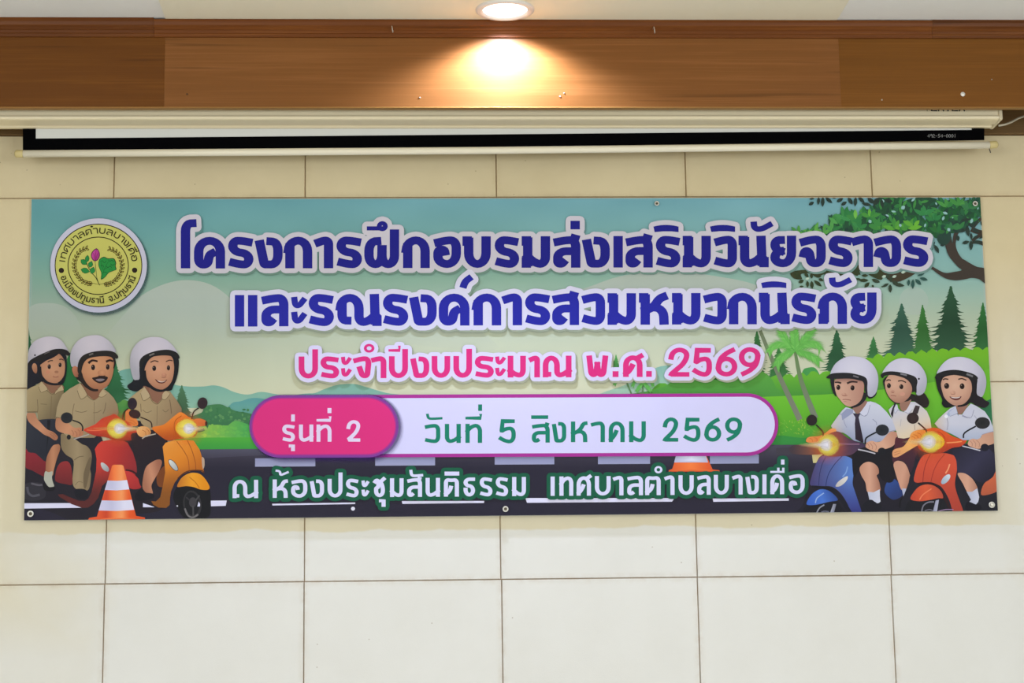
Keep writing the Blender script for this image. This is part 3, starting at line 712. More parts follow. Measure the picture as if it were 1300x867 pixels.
# ---- riders and scooters ---------------------------------------------------------------
def figure(name, label, layers):
    """layers in printing order: (sub-part name, shapes); the one named '' is the figure's own mesh"""
    made = []; root = None
    for nm, shapes in layers:
        o = prt(nm or name, shapes)
        if nm == '': root = o; o['label'] = label
        else: made.append(o)
    for o in made: adopt(o, root)
    return root
def flat(f, c, *shapes): return [(f(s), c) for s in shapes]
L1 = T(30, 415, 8.667); L2 = T(80, 415, 8.667); L3 = T(150, 420, 8.667); L4 = T(30, 500, 8.667); L5 = T(100, 500, 8.667); L6 = T(170, 490, 7.88); L7 = T(30, 570, 9.123); L8 = T(150, 570, 9.13)
HEL = lambda x, y, r: R(x, y, r, (206, 196, 204), (196, 188, 198), (168, 164, 172))
def eye(f, x, y, rx, ry, s=8.667):
    c = f([(x, y)])[0]
    return [(ell(c[0]+.1, c[1]+.1, rx*1.32/s, ry*.85/s), (190, 160, 142)), (ell(c[0], c[1], rx*1.08/s, ry*1.04/s), (40, 26, 24)), (ell(c[0]-rx*.35/s, c[1]-ry*.35/s, rx*.2/s, ry*.2/s), (150, 128, 116))]
def stroke(f, pts, w, c): return (line(f(pts), w), c)
DARKV = (38, 34, 32)

# red scooter behind (rear body, foot board) and the shadowed space below
Rd0 = G((124, 575), (168, 590), (206, 66, 56), (182, 54, 50), (150, 48, 52))
Rd = lambda x, y: lerp(Rd0(x, y), (92, 44, 44), (y-592)/34)
scr_rear = prt('printed_scooter', [
    (sm(L4([(20, 300), (100, 330), (240, 400), (420, 430), (560, 420), (700, 430), (860, 480), (880, 700), (900, 1000), (700, 1420), (200, 1260), (20, 1240)])), (40, 37, 46)),
    (sm([(150, 540), (208, 548), (212, 600), (215, 640), (180, 652), (140, 640)]), (42, 36, 44)),
    (sm(L4([(20, 625), (60, 612), (110, 628), (160, 680), (225, 728), (260, 780), (265, 920), (200, 900), (100, 845), (20, 800)])), G((40, 570), (50, 605), (146, 46, 56), (112, 38, 44))),
    (sm(L7([(425, 165), (470, 145), (520, 150), (550, 200), (562, 280), (565, 410), (490, 408), (375, 375), (375, 280), (395, 210)])), G((80, 585), (80, 612), (150, 52, 54), (112, 42, 46))),
    (sm(L7([(10, 420), (100, 385), (210, 400), (255, 460), (250, 560), (150, 600), (40, 590), (0, 520)])), (52, 50, 58)),
    (line(L7([(45, 440), (60, 510), (110, 545), (190, 530)]), 3.0), (84, 82, 92)), (line(L7([(90, 400), (180, 420), (220, 415)]), 2.4), (92, 88, 98))])
scr_rear['label'] = 'red cartoon scooter'
for one in [(L7([(-20, 630), (540, 628), (672, 682), (-20, 692)]), wl), (L8([(290, 628), (420, 672), (420, 676), (290, 676)]), wl)]: prt('lane_marking', [one], road)
red_shield = [(120.8, 570.4), (124.2, 564.6), (128.8, 560.6), (142.7, 558.3), (155.4, 558.8), (162.3, 562.3), (169.2, 575), (173.8, 590), (173.9, 600), (166, 612), (150, 618), (139.6, 608), (130, 617), (125, 632), (119, 640), (112, 644.5), (104.5, 644.8), (91.4, 640.2), (76, 631), (73.8, 628), (80, 627.4), (89.2, 631.4), (100.2, 635.8), (108, 636.2), (112.5, 633), (116.5, 625), (119.9, 610), (122.4, 597.4), (123, 583)]
# rider 1: pillion girl, left edge
figure('printed_rider', 'girl in white helmet and khaki shirt riding pillion at the left edge', [
    ('hair', [(sm(L1([(40, 400), (100, 370), (190, 330), (330, 280), (430, 285), (470, 330), (478, 430), (468, 540), (430, 635), (340, 632), (270, 640), (215, 610), (130, 640), (40, 700)])), G((32, 460), (85, 490), (34, 34, 44), (26, 26, 32)))]),
    ('shirt', [(sm(L1([(215, 600), (300, 640), (425, 640), (440, 700), (330, 770), (240, 700)])), (128, 92, 70)), (L1([(40, 695), (90, 665), (150, 640), (200, 603), (255, 665), (320, 738), (370, 690), (420, 640), (445, 720), (420, 867), (375, 1032), (165, 1032), (152, 945), (38, 945)]), G((35, 500), (75, 525), (170, 150, 112), (150, 132, 98), (112, 96, 72))),
        stroke(L1, [(195, 720), (250, 700), (320, 745), (360, 700), (385, 715)], .7, (104, 86, 62)), stroke(L1, [(155, 800), (160, 900), (155, 945)], .7, (112, 96, 70)), stroke(L1, [(40, 938), (155, 938)], .8, (88, 72, 56)), stroke(L1, [(310, 760), (300, 1030)], .7, (118, 100, 74)), stroke(L1, [(190, 850), (260, 855)], .6, (112, 94, 70))]),
    ('skirt', [(sm(L4([(38, 300), (100, 330), (165, 290), (370, 285), (420, 400), (430, 540), (395, 562), (330, 575), (275, 650), (240, 740), (190, 705), (130, 655), (36, 612)])), G((40, 540), (75, 570), (52, 54, 64), (40, 42, 52))), (L4([(262, 290), (300, 290), (290, 400), (250, 660), (262, 500)]), (30, 30, 36))]),
    ('', [(sm(L1([(265, 600), (390, 622), (375, 690), (320, 735), (272, 690)])), (138, 98, 76)),
        (sm(L1([(95, 440), (115, 402), (145, 420), (152, 480), (140, 515), (110, 490)])), G((41, 463), (48, 473), (190, 138, 104), (150, 100, 76))),
        (sm(L1([(188, 420), (215, 385), (280, 350), (350, 318), (392, 300), (430, 335), (455, 390), (458, 460), (445, 540), (400, 600), (345, 622), (275, 606), (215, 545), (190, 480)])), R(67, 468, 26, (200, 146, 112), (186, 134, 102), (160, 110, 84))),
        (sm(L1([(180, 420), (250, 375), (320, 345), (385, 300), (340, 285), (230, 320), (170, 370)])), (30, 28, 34)),
        stroke(L1, [(268, 388), (295, 375), (325, 374)], 1.3, (56, 40, 36)), stroke(L1, [(395, 362), (420, 358), (444, 370)], 1.3, (56, 40, 36)),
        (ell(*L1([(365, 498)])[0], 2.6, 1.7), (160, 110, 84)), stroke(L1, [(325, 548), (355, 556), (388, 548)], .9, (142, 84, 70)), (ell(*L1([(270, 500)])[0], 2.6, 2.2), (196, 132, 102)),
        (sm(L4([(40, 218), (85, 212), (132, 218), (150, 270), (200, 330), (262, 392), (330, 422), (378, 470), (368, 506), (340, 510), (285, 474), (228, 450), (180, 412), (95, 345), (46, 285)])), G((40, 530), (68, 555), (184, 128, 98), (202, 142, 108), (170, 112, 84))),
        stroke(L4, [(290, 440), (330, 470), (350, 500)], .6, (150, 98, 72)), stroke(L4, [(300, 425), (345, 452), (368, 480)], .6, (150, 98, 72)),
        (sm(L4([(395, 560), (405, 610), (370, 710), (335, 840), (320, 900), (250, 900), (246, 800), (255, 710), (285, 635), (325, 572), (362, 558)])), G((58, 590), (77, 590), (150, 98, 72), (192, 134, 100), (160, 106, 78)))]
        + eye(L1, 285, 440, 17, 25) + eye(L1, 404, 421, 16, 24)),
    ('collar', [(L1([(200, 604), (258, 672), (268, 690), (250, 703), (195, 722), (170, 660)]), (182, 160, 124)), (L1([(425, 645), (446, 700), (385, 718), (345, 745), (352, 715), (378, 688)]), (182, 160, 124)), stroke(L1, [(200, 604), (258, 672), (268, 690), (250, 703), (195, 722), (170, 660)][1:], .6, (110, 92, 68)), stroke(L1, [(425, 645), (446, 700), (385, 718), (345, 745), (352, 715), (378, 688)][1:], .6, (110, 92, 68))]),
    ('chin_strap', [(line(L1([(178, 440), (190, 530), (225, 590), (280, 622), (345, 634), (420, 630)]), (4.4, 2.4)), (32, 30, 35)), (sm(L1([(455, 320), (474, 330), (476, 430), (468, 540), (428, 632), (385, 628), (420, 585), (450, 530), (462, 440)])), (30, 29, 34))]),
    ('sock', [(sm(L7([(253, 262), (295, 270), (338, 262), (332, 330), (340, 380), (357, 428), (335, 442), (290, 436), (245, 370), (240, 330)])), (178, 178, 164))]),
    ('shoe', [(sm(L7([(235, 390), (290, 440), (355, 440), (370, 460), (330, 490), (250, 480), (228, 430)])), (28, 27, 32))]),
    ('helmet', [(sm(L1([(50, 408), (60, 262), (110, 172), (190, 127), (280, 108), (370, 122), (430, 165), (470, 222), (492, 268), (420, 256), (330, 262), (240, 292), (160, 335), (92, 375)])), HEL(62, 440, 30)), (ell(*L1([(128, 314)])[0], 1.1, 1.2), (50, 40, 40))]),
    ('visor', [(sm(L1([(48, 420), (60, 388), (95, 355), (170, 315), (260, 275), (340, 248), (420, 244), (480, 260), (512, 296), (500, 320), (455, 308), (400, 292), (330, 302), (280, 328), (230, 366), (190, 396), (150, 384), (100, 388), (60, 430)])), (36, 33, 33)), stroke(L1, [(230, 300), (290, 275)], 1.4, (96, 90, 88))]),
])
# rider 2: the man
figure('printed_rider', 'man with a moustache in white helmet and khaki uniform on the red scooter', [
    ('hair', [(sm(L2([(140, 550), (165, 440), (300, 320), (540, 320), (572, 345), (568, 430), (545, 490), (420, 560), (300, 690), (215, 625)])), (36, 30, 30))]),
    ('trousers', [(sm(L4([(425, 440), (540, 480), (640, 552), (700, 578), (745, 640), (752, 720), (735, 830), (745, 900), (720, 1050), (640, 1068), (560, 1030), (540, 940), (552, 740), (470, 672), (420, 600), (412, 510)])), G((82, 590), (116, 590), (134, 116, 88), (162, 142, 110), (128, 110, 84))), stroke(L7, [(590, 130), (640, 95), (700, 85)], .9, (112, 96, 72)), stroke(L7, [(600, 420), (640, 380), (690, 390)], .8, (124, 108, 82)), (sm(L7([(760, 110), (700, 280), (700, 440), (730, 440), (770, 250), (790, 120)])), (112, 96, 74))]),
    ('shoe', [(sm(L7([(600, 470), (700, 465), (745, 500), (740, 570), (640, 580), (600, 540)])), (32, 32, 40))]),
    ('shirt', [(sm(L2([(190, 620), (300, 690), (445, 680), (470, 760), (345, 840), (220, 740)])), (126, 86, 64)), ([(79.5, 501), (89.2, 493.5), (101.9, 486.5), (106.5, 493.5), (111, 501.5), (119.2, 507.9), (126, 503.3), (131.5, 493.6), (138, 498.4), (144.6, 505.3), (149.5, 514), (151, 524), (146, 535), (120, 556), (88, 556), (79.5, 549), (77.5, 532), (71, 530.5), (72.7, 517.3), (76, 508)], G((78, 500), (145, 545), (170, 150, 116), (166, 146, 112), (138, 116, 90))),
        stroke(L2, [(195, 795), (262, 752), (280, 770), (340, 808), (400, 768), (440, 770)], .8, (104, 86, 62)), stroke(L4, [(560, 110), (545, 180), (540, 240)], .8, (120, 102, 78)), stroke(L4, [(570, 190), (640, 205), (700, 190)], .7, (118, 100, 76)), stroke(L4, [(358, 258), (410, 270)], .8, (90, 74, 58)), stroke(L4, [(780, 90), (780, 330)], .6, (124, 106, 82)), stroke(L5, [(160, 210), (210, 205), (250, 180)], .7, (118, 100, 76)), stroke(L5, [(300, 100), (290, 170), (270, 220)], .8, (112, 92, 72))]),
    ('', [(sm(L2([(245, 670), (420, 690), (405, 765), (340, 802), (282, 752)])), (134, 90, 68)),
        (sm(L2([(102, 470), (125, 435), (165, 440), (178, 500), (170, 550), (130, 545)])), G((92, 468), (101, 476), (188, 122, 92), (146, 92, 70))),
        (sm(L2([(207, 440), (245, 365), (330, 328), (430, 322), (530, 335), (560, 380), (562, 445), (550, 525), (520, 610), (470, 670), (400, 693), (330, 680), (268, 630), (225, 555), (208, 495)])), R(121, 464, 30, (206, 150, 110), (194, 136, 98), (164, 108, 78))),
        stroke(L2, [(282, 402), (325, 372), (384, 382)], (3.2, 2.2), (44, 30, 28)), stroke(L2, [(476, 386), (520, 370), (556, 384)], (3.0, 2.2), (44, 30, 28)),
        (ell(*L2([(430, 508)])[0], 5.4, 3.8), R(130, 473, 6, (204, 144, 106), (176, 118, 84))), stroke(L2, [(392, 540), (430, 548), (468, 538)], 1.2, (120, 74, 54)),
        (sm(L2([(322, 566), (362, 554), (420, 540), (470, 546), (497, 560), (475, 598), (440, 618), (400, 623), (358, 604)])), (44, 31, 30)), (sm(L2([(362, 582), (410, 572), (460, 578), (435, 598), (395, 602)])), (132, 116, 120)),
        (sm(L4([(358, 285), (385, 268), (435, 280), (500, 328), (562, 375), (620, 372), (655, 400), (660, 440), (630, 470), (560, 478), (505, 448), (440, 435), (385, 412), (355, 375)])), G((72, 535), (104, 552), (178, 122, 92), (206, 146, 110), (186, 122, 90))),
        stroke(L4, [(565, 410), (590, 440), (585, 470)], .6, (150, 96, 72)), stroke(L4, [(600, 395), (625, 425), (620, 460)], .6, (150, 96, 72)), stroke(L4, [(530, 400), (550, 430), (545, 465)], .6, (150, 96, 72)),
        (sm(L5([(520, 190), (552, 168), (575, 185), (560, 240), (620, 260), (652, 310), (645, 352), (570, 352), (520, 310)])), G((160, 520), (174, 540), (214, 126, 72), (226, 132, 64))), stroke(L5, [(560, 290), (600, 300), (640, 335)], .6, (190, 92, 44)), stroke(L5, [(550, 315), (590, 325), (620, 348)], .6, (190, 92, 44))]
        + eye(L2, 334, 448, 20, 30) + eye(L2, 495, 443, 19, 29)),
    ('collar', [(L2([(192, 626), (234, 682), (268, 752), (200, 795), (160, 700)]), (182, 160, 124)), (L2([(440, 688), (482, 742), (440, 773), (396, 768), (404, 738)]), (182, 160, 124)), stroke(L2, [(192, 626), (234, 682), (268, 752), (200, 795), (160, 700)][1:], .6, (110, 92, 68)), stroke(L2, [(440, 688), (482, 742), (440, 773), (396, 768), (404, 738)][1:], .6, (110, 92, 68))]),
    ('chin_strap', [(line(L2([(190, 520), (215, 590), (265, 655), (330, 695), (390, 698)]), (6.0, 2.6)), (42, 34, 32)), (line(L2([(562, 340), (572, 400), (560, 460)]), (3.6, 1.2)), (40, 32, 30))]),
    ('helmet', [(sm(L2([(97, 440), (82, 352), (95, 262), (150, 172), (230, 117), (330, 95), (420, 102), (500, 150), (555, 212), (585, 280), (500, 275), (400, 280), (300, 298), (225, 335), (185, 390), (168, 445), (135, 432)])), HEL(116, 438, 34))]),
    ('visor', [(sm(L2([(165, 500), (165, 430), (182, 368), (222, 318), (300, 284), (400, 267), (500, 264), (570, 283), (609, 325), (600, 352), (575, 348), (500, 328), (400, 328), (300, 345), (252, 374), (222, 425), (207, 490), (195, 540)])), (40, 36, 34)), stroke(L2, [(290, 312), (335, 295)], 2.2, (104, 98, 92))]),
])
# red scooter front, over the man's legs
red_front = figure('printed_scooter', 'front of the red cartoon scooter with lit headlight', [
    ('', [(red_shield, Rd), (sm(L8([(70, 262), (150, 270), (222, 330), (268, 405), (255, 458), (150, 462), (90, 380)])), G((160, 598), (178, 620), (202, 62, 58), (160, 48, 50))),
        (line(L8([(90, 245), (160, 258), (215, 290)]), 2.2), (60, 30, 34)),
        (sm(L5([(60, 392), (180, 338), (260, 272), (350, 240), (400, 225), (480, 285), (540, 310), (600, 370), (660, 430), (650, 490), (560, 515), (400, 512), (300, 480), (180, 462), (90, 425)])), G((140, 528), (140, 560), (190, 62, 50), (214, 74, 50), (140, 40, 40))),
        stroke(L5, [(90, 400), (200, 405), (320, 390)], 1.2, (226, 110, 74))]),
    ('mirror', [stroke(L4, [(540, 292), (620, 322), (652, 365), (650, 410)], 1.7, (34, 33, 36)), (ell(*L4([(478, 266)])[0], 7.6, 7.0), R(84, 529, 9, (38, 38, 42), (46, 46, 50)))]),
    ('brake_lever', [(ell(*L4([(500, 478)])[0], 2.6, 3.2), (34, 33, 38)), stroke(L4, [(556, 500), (640, 474), (722, 448)], 1.3, (176, 166, 164))]),
    ('badge', [(sm(L7([(895, 175), (915, 158), (965, 190), (992, 235), (975, 265), (920, 235)])), G((128, 588), (138, 598), (206, 208, 206), (150, 150, 156)))]),
    ('headlight', [(ell(*L5([(400, 385)])[0], 10.2, 10.0), R(149, 544, 13, (252, 250, 240), (250, 226, 90), (222, 196, 60)))]),
])
# rider 3: woman on the orange scooter
figure('printed_rider', 'smiling woman in white helmet and khaki shirt on the orange scooter', [
    ('hair', [(sm(L3([(180, 520), (160, 560), (103, 606), (130, 650), (200, 670), (262, 640), (300, 615), (360, 655), (450, 640), (545, 658), (592, 650), (612, 605), (642, 540), (667, 420), (660, 300), (560, 255), (300, 270), (232, 330), (228, 520)])), G((165, 470), (225, 480), (30, 31, 36), (24, 25, 30)))]),
    ('skirt', [(sm(L8([(150, -160), (250, -190), (420, -210), (540, -140), (520, 60), (520, 180), (460, 170), (330, 230), (300, 320), (285, 430), (250, 400), (215, 200), (190, 20)])), G((170, 550), (205, 600), (50, 38, 42), (36, 33, 42)))]),
    ('shirt', [(sm(L3([(280, 610), (400, 650), (530, 650), (545, 740), (435, 840), (310, 740)])), (130, 90, 70)), ([(163.5, 507), (173, 499), (183.5, 491.5), (189.2, 499.6), (193.8, 508.8), (200.2, 512.9), (205.4, 506.5), (210, 495), (216.4, 497.5), (220.8, 503.5), (225, 509), (230.8, 518.5), (230.9, 524.5), (218.2, 533), (205, 546), (188, 546), (180, 538), (176, 529), (170, 519)], G((165, 500), (228, 535), (176, 152, 112), (166, 144, 108), (140, 112, 84))),
        stroke(L3, [(285, 770), (345, 728), (380, 780), (435, 808), (490, 750), (520, 755)], .8, (108, 90, 64)), stroke(L6, [(235, 200), (232, 390)], .6, (122, 104, 78)), stroke(L6, [(90, 240), (130, 268), (180, 250)], .7, (116, 98, 74)), stroke(L6, [(290, 240), (320, 262), (350, 235)], .7, (116, 98, 74)), stroke(L6, [(360, 140), (370, 200), (378, 280)], .9, (112, 90, 68)), stroke(L6, [(70, 180), (75, 260)], .8, (118, 98, 72))]),
    ('', [(sm(L3([(345, 630), (500, 650), (485, 720), (435, 800), (382, 755)])), (140, 98, 78)),
        (sm(L3([(293, 440), (310, 375), (345, 320), (395, 285), (480, 268), (570, 275), (608, 320), (618, 400), (612, 480), (590, 560), (540, 622), (470, 652), (400, 640), (340, 590), (303, 520)])), R(202, 468, 28, (208, 152, 120), (194, 140, 108), (168, 114, 88))),
        stroke(L3, [(358, 350), (400, 332), (446, 343)], 1.4, (62, 40, 34)), stroke(L3, [(528, 342), (568, 326), (602, 334)], 1.3, (62, 40, 34)),
        (ell(*L3([(508, 488)])[0], 3.2, 2.6), R(208, 475, 4, (206, 146, 116), (174, 118, 94))), stroke(L3, [(478, 512), (505, 518), (532, 510)], .8, (140, 88, 70)),
        (sm(L3([(408, 532), (440, 550), (490, 560), (542, 538), (512, 574), (470, 582), (430, 566)])), (96, 44, 40)), (sm(L3([(432, 548), (490, 560), (528, 548), (500, 566), (460, 566)])), (206, 186, 176)),
        (sm(L5([(640, 385), (700, 358), (770, 375), (796, 425), (765, 470), (695, 478), (650, 445)])), G((172, 545), (192, 550), (240, 176, 110), (208, 142, 84))), stroke(L5, [(700, 400), (735, 420), (740, 460)], .6, (168, 100, 56)), stroke(L5, [(740, 385), (772, 410), (775, 450)], .6, (168, 100, 56)),
        (sm(L8([(500, 130), (508, 175), (472, 270), (425, 350), (388, 430), (405, 515), (360, 524), (308, 490), (283, 430), (298, 300), (330, 205), (400, 150), (455, 125)])), G((182, 605), (204, 600), (166, 110, 86), (200, 140, 110), (160, 104, 82)))]
        + eye(L3, 399, 415, 20, 28) + eye(L3, 556, 410, 17, 27)),
    ('collar', [(L3([(290, 618), (340, 690), (352, 728), (282, 772), (250, 690)]), (182, 160, 124)), (L3([(522, 655), (572, 700), (522, 758), (486, 750), (486, 705)]), (182, 160, 124)), stroke(L3, [(290, 618), (340, 690), (352, 728), (282, 772), (250, 690)][1:], .6, (110, 92, 68)), stroke(L3, [(522, 655), (572, 700), (522, 758), (486, 750), (486, 705)][1:], .6, (110, 92, 68))]),
    ('chin_strap', [(line(L3([(286, 440), (300, 530), (345, 600), (410, 648), (480, 662), (550, 645)]), (5.0, 2.6)), (27, 28, 32)), (sm(L3([(608, 290), (662, 300), (666, 430), (640, 545), (610, 605), (590, 655), (530, 660), (580, 590), (612, 500), (618, 400)])), (27, 28, 32))]),
    ('shoe', [(sm(L8([(285, 470), (320, 505), (400, 518), (420, 560), (350, 590), (220, 600), (200, 540), (240, 480)])), (30, 29, 36))]),
    ('helmet', [(sm(L3([(170, 532), (140, 430), (133, 320), (150, 230), (210, 140), (300, 86), (400, 70), (500, 86), (580, 140), (630, 200), (652, 250), (560, 225), (460, 230), (365, 255), (288, 295), (246, 335), (236, 420), (238, 528), (205, 542)])), HEL(196, 444, 36))]),
    ('visor', [(sm(L3([(236, 345), (262, 295), (310, 262), (370, 238), (460, 216), (560, 211), (640, 238), (677, 285), (668, 312), (620, 292), (540, 274), (440, 278), (350, 298), (292, 335), (262, 400), (240, 420)])), (36, 34, 33)), stroke(L3, [(345, 275), (400, 252)], 2.0, (112, 106, 100))]),
])
OrU = G((215, 560), (245, 600), (232, 150, 62), (222, 134, 44), (190, 106, 36))
figure('printed_scooter', 'orange cartoon scooter with lit headlight', [
    ('', [(sm(L8([(455, 300), (520, 210), (560, 220), (560, 420), (480, 440), (450, 390)])), (120, 66, 36)),
        ([(206.8, 567.4), (210.6, 562.3), (220.8, 559.2), (236, 558.5), (246.1, 559.8), (253.8, 571.2), (256.9, 581.4), (257.9, 592), (259.5, 600.7), (255.2, 598), (246, 597.5), (237.6, 599.6), (228, 605), (222, 613), (217.4, 624), (216, 634), (215.7, 641), (211.3, 645), (201.5, 644.5), (195, 641), (192.2, 636.3), (198.2, 636.8), (203.7, 631.4), (207, 617), (210, 600), (208.6, 582)], lambda x, y: lerp(OrU(x, y), (138, 84, 38), (y-592)/36)),
        stroke(L6, [(430, 555), (500, 650), (545, 740), (555, 850)], .9, (160, 84, 36)), stroke(L6, [(535, 545), (580, 640), (615, 760), (622, 840)], .9, (150, 78, 34)), stroke(L8, [(690, 345), (800, 262), (960, 250), (1000, 280)], 1.4, (90, 52, 34)),
        (sm(L6([(185, 418), (300, 388), (400, 308), (470, 264), (540, 306), (600, 340), (645, 385), (625, 490), (560, 520), (430, 535), (340, 548), (240, 482)])), G((210, 530), (215, 556), (236, 140, 56), (220, 116, 40), (178, 80, 32))),
        stroke(L6, [(480, 300), (420, 345), (405, 420), (430, 500)], .8, (150, 70, 26)),
        (sm(L6([(600, 340), (660, 328), (720, 350), (728, 392), (660, 405), (610, 380)])), G((246, 532), (262, 540), (226, 130, 66), (206, 104, 58))), (ell(*L6([(726, 378)])[0], 1.6, 3.0), (70, 44, 34)),
        (sm(L6([(680, 720), (705, 730), (708, 800), (690, 830)])), (186, 160, 140))]),
    ('mirror', [stroke(L6, [(650, 222), (600, 262), (580, 335)], 1.6, (46, 38, 34)), (ell(*L6([(688, 174)])[0], 6.4, 7.4, 15), R(257, 512, 9, (48, 34, 40), (56, 44, 46)))]),
    ('mirror', [stroke(L5, [(680, 258), (790, 308), (808, 372)], 1.5, (56, 36, 34)), (ell(*L5([(618, 224)])[0], 7.6, 5.6, 15), R(171, 526, 9, (66, 40, 38), (54, 36, 38)))]),
    ('brake_lever', [stroke(L5, [(700, 496), (740, 470), (850, 442)], 1.5, (180, 166, 150))]),
    ('badge', [(ell(*L8([(642, 190)])[0], 9.0, 3.9, 52), (92, 74, 62)), (ell(*L8([(642, 190)])[0], 8.2, 3.1, 52), G((214, 585), (226, 596), (224, 226, 222), (166, 170, 172)))]),
    ('wheel', [(sm(L8([(690, 440), (800, 420), (960, 460), (1060, 470), (1075, 640), (1050, 790), (880, 812), (760, 790), (690, 690), (640, 560)])), (28, 28, 32)), (ell(*L8([(862, 640)])[0], 11.6, 17.4, -8), (52, 51, 54)), (ell(*L8([(858, 636)])[0], 9.4, 14.8, -8), (32, 32, 36)),
        (ell(*L8([(868, 620)])[0], 4.8, 6.4), (66, 64, 68)), stroke(L8, [(870, 660), (874, 790)], 2.0, (76, 74, 76)), stroke(L8, [(900, 600), (945, 540)], 2.0, (72, 70, 72)), stroke(L8, [(835, 600), (790, 560)], 1.8, (56, 54, 58)), stroke(L8, [(775, 690), (810, 770), (870, 795), (930, 760)], 2.2, (112, 108, 110)),
        (L8([(935, 610), (952, 640), (950, 668), (920, 668)]), (222, 220, 246)), (ell(*L8([(688, 662)])[0], 1.0, 1.0), (210, 206, 220))]),
    ('front_fender', [(sm(L8([(690, 442), (705, 385), (745, 330), (810, 290), (880, 277), (955, 295), (1015, 355), (1062, 440), (1040, 474), (960, 472), (880, 444), (790, 432)])), G((225, 612), (262, 612), (188, 112, 42), (236, 160, 44), (226, 142, 30))), stroke(L8, [(830, 330), (900, 390), (945, 460)], 1.2, (196, 116, 30))]),
    ('headlight', [(ell(*L6([(525, 425)])[0], 13.6, 10.6), R(238, 544, 15, (252, 250, 244), (250, 232, 100), (228, 196, 52)))]),
])
adopt(prt('mirror', [stroke(L5, [(545, 165), (500, 210), (485, 285)], 1.5, (44, 32, 34)), (ell(*L5([(592, 110)])[0], 6.0, 7.5), R(167, 511, 9, (42, 34, 44), (54, 40, 46)))]), red_front)
def glow(cx, cy, r, c, a, n=28, fall=1.6):
    f = lambda x, y: (*c, a*max(0, 1-math.hypot(x-cx, y-cy)/r)**fall)
    return (ell(cx, cy, r, r, 0, n), f, r/7)
def beam(cx, cy, x1, h, c, a):
    f = lambda x, y: (*c, a*max(0, 1-abs(x-cx)/abs(x1-cx))**.8*max(0, 1-abs(y-cy)/(h*(1.02-abs(x-cx)/abs(x1-cx)*.85)))**.7)
    return ([(cx, cy-h), (x1, cy-.8), (x1, cy+.8), (cx, cy+h)], f, 1.2)
def lamp_glow(cx, cy, core, r, x1, x2):
    prt('headlight_glow', [glow(cx, cy, r, (255, 120, 36), .62, fall=1.4), glow(cx, cy, r*.52, (255, 244, 104), 1.0, fall=.5), beam(cx, cy, x1, core*.8, (255, 226, 160), .95), beam(cx, cy, x2, core*.45, (255, 190, 110), .6), glow(cx+(x1-cx)*.06, cy, core*.95, (244, 240, 250), 1.0, fall=.6), beam(cx, cy, cx+(x1-cx)*.5, core*.62, (244, 240, 250), 1.0)], None, None, 4e-6, True)
lamp_glow(149.5, 544.3, 8, 26, 190, 110)
lamp_glow(238, 544.4, 8, 26, 268, 224)
LV_LEFT = Lay.y
# the cone in front
og = G((126, 620), (174, 620), (226, 92, 52), (206, 72, 46), (246, 128, 70), (250, 160, 100), (232, 92, 44), (222, 84, 40))
cone = prt('printed_cone', [([(142.6, 591.4), (145, 590.2), (154.5, 590.2), (157, 591.4), (173, 655), (184.4, 657.2), (184.4, 659.6), (112, 660.4), (113.5, 657.6), (123.4, 656)], og, 3)])
cone['label'] = 'orange and white traffic cone beside the red scooter'
wg = G((126, 620), (174, 620), (214, 210, 238), (196, 194, 224), (228, 226, 248), (222, 220, 244))
def band(y0, y1):
    xl_ = lambda y: 142.6-(y-591)*.2965; xr_ = lambda y: 157+(y-591)*.240
    return [(xl_(y0), y0), ((xl_(y0)+xr_(y0))/2, y0+.5), (xr_(y0), y0-.6), (xr_(y1), y1-.8), ((xl_(y1)+xr_(y1))/2, y1+.6), (xl_(y1), y1)]
prt('cone_stripe', [(band(610.2, 622.2), wg, 3)], cone); prt('cone_stripe', [(band(635.4, 648.2), wg, 3)], cone)
Lay.y = LV_BG
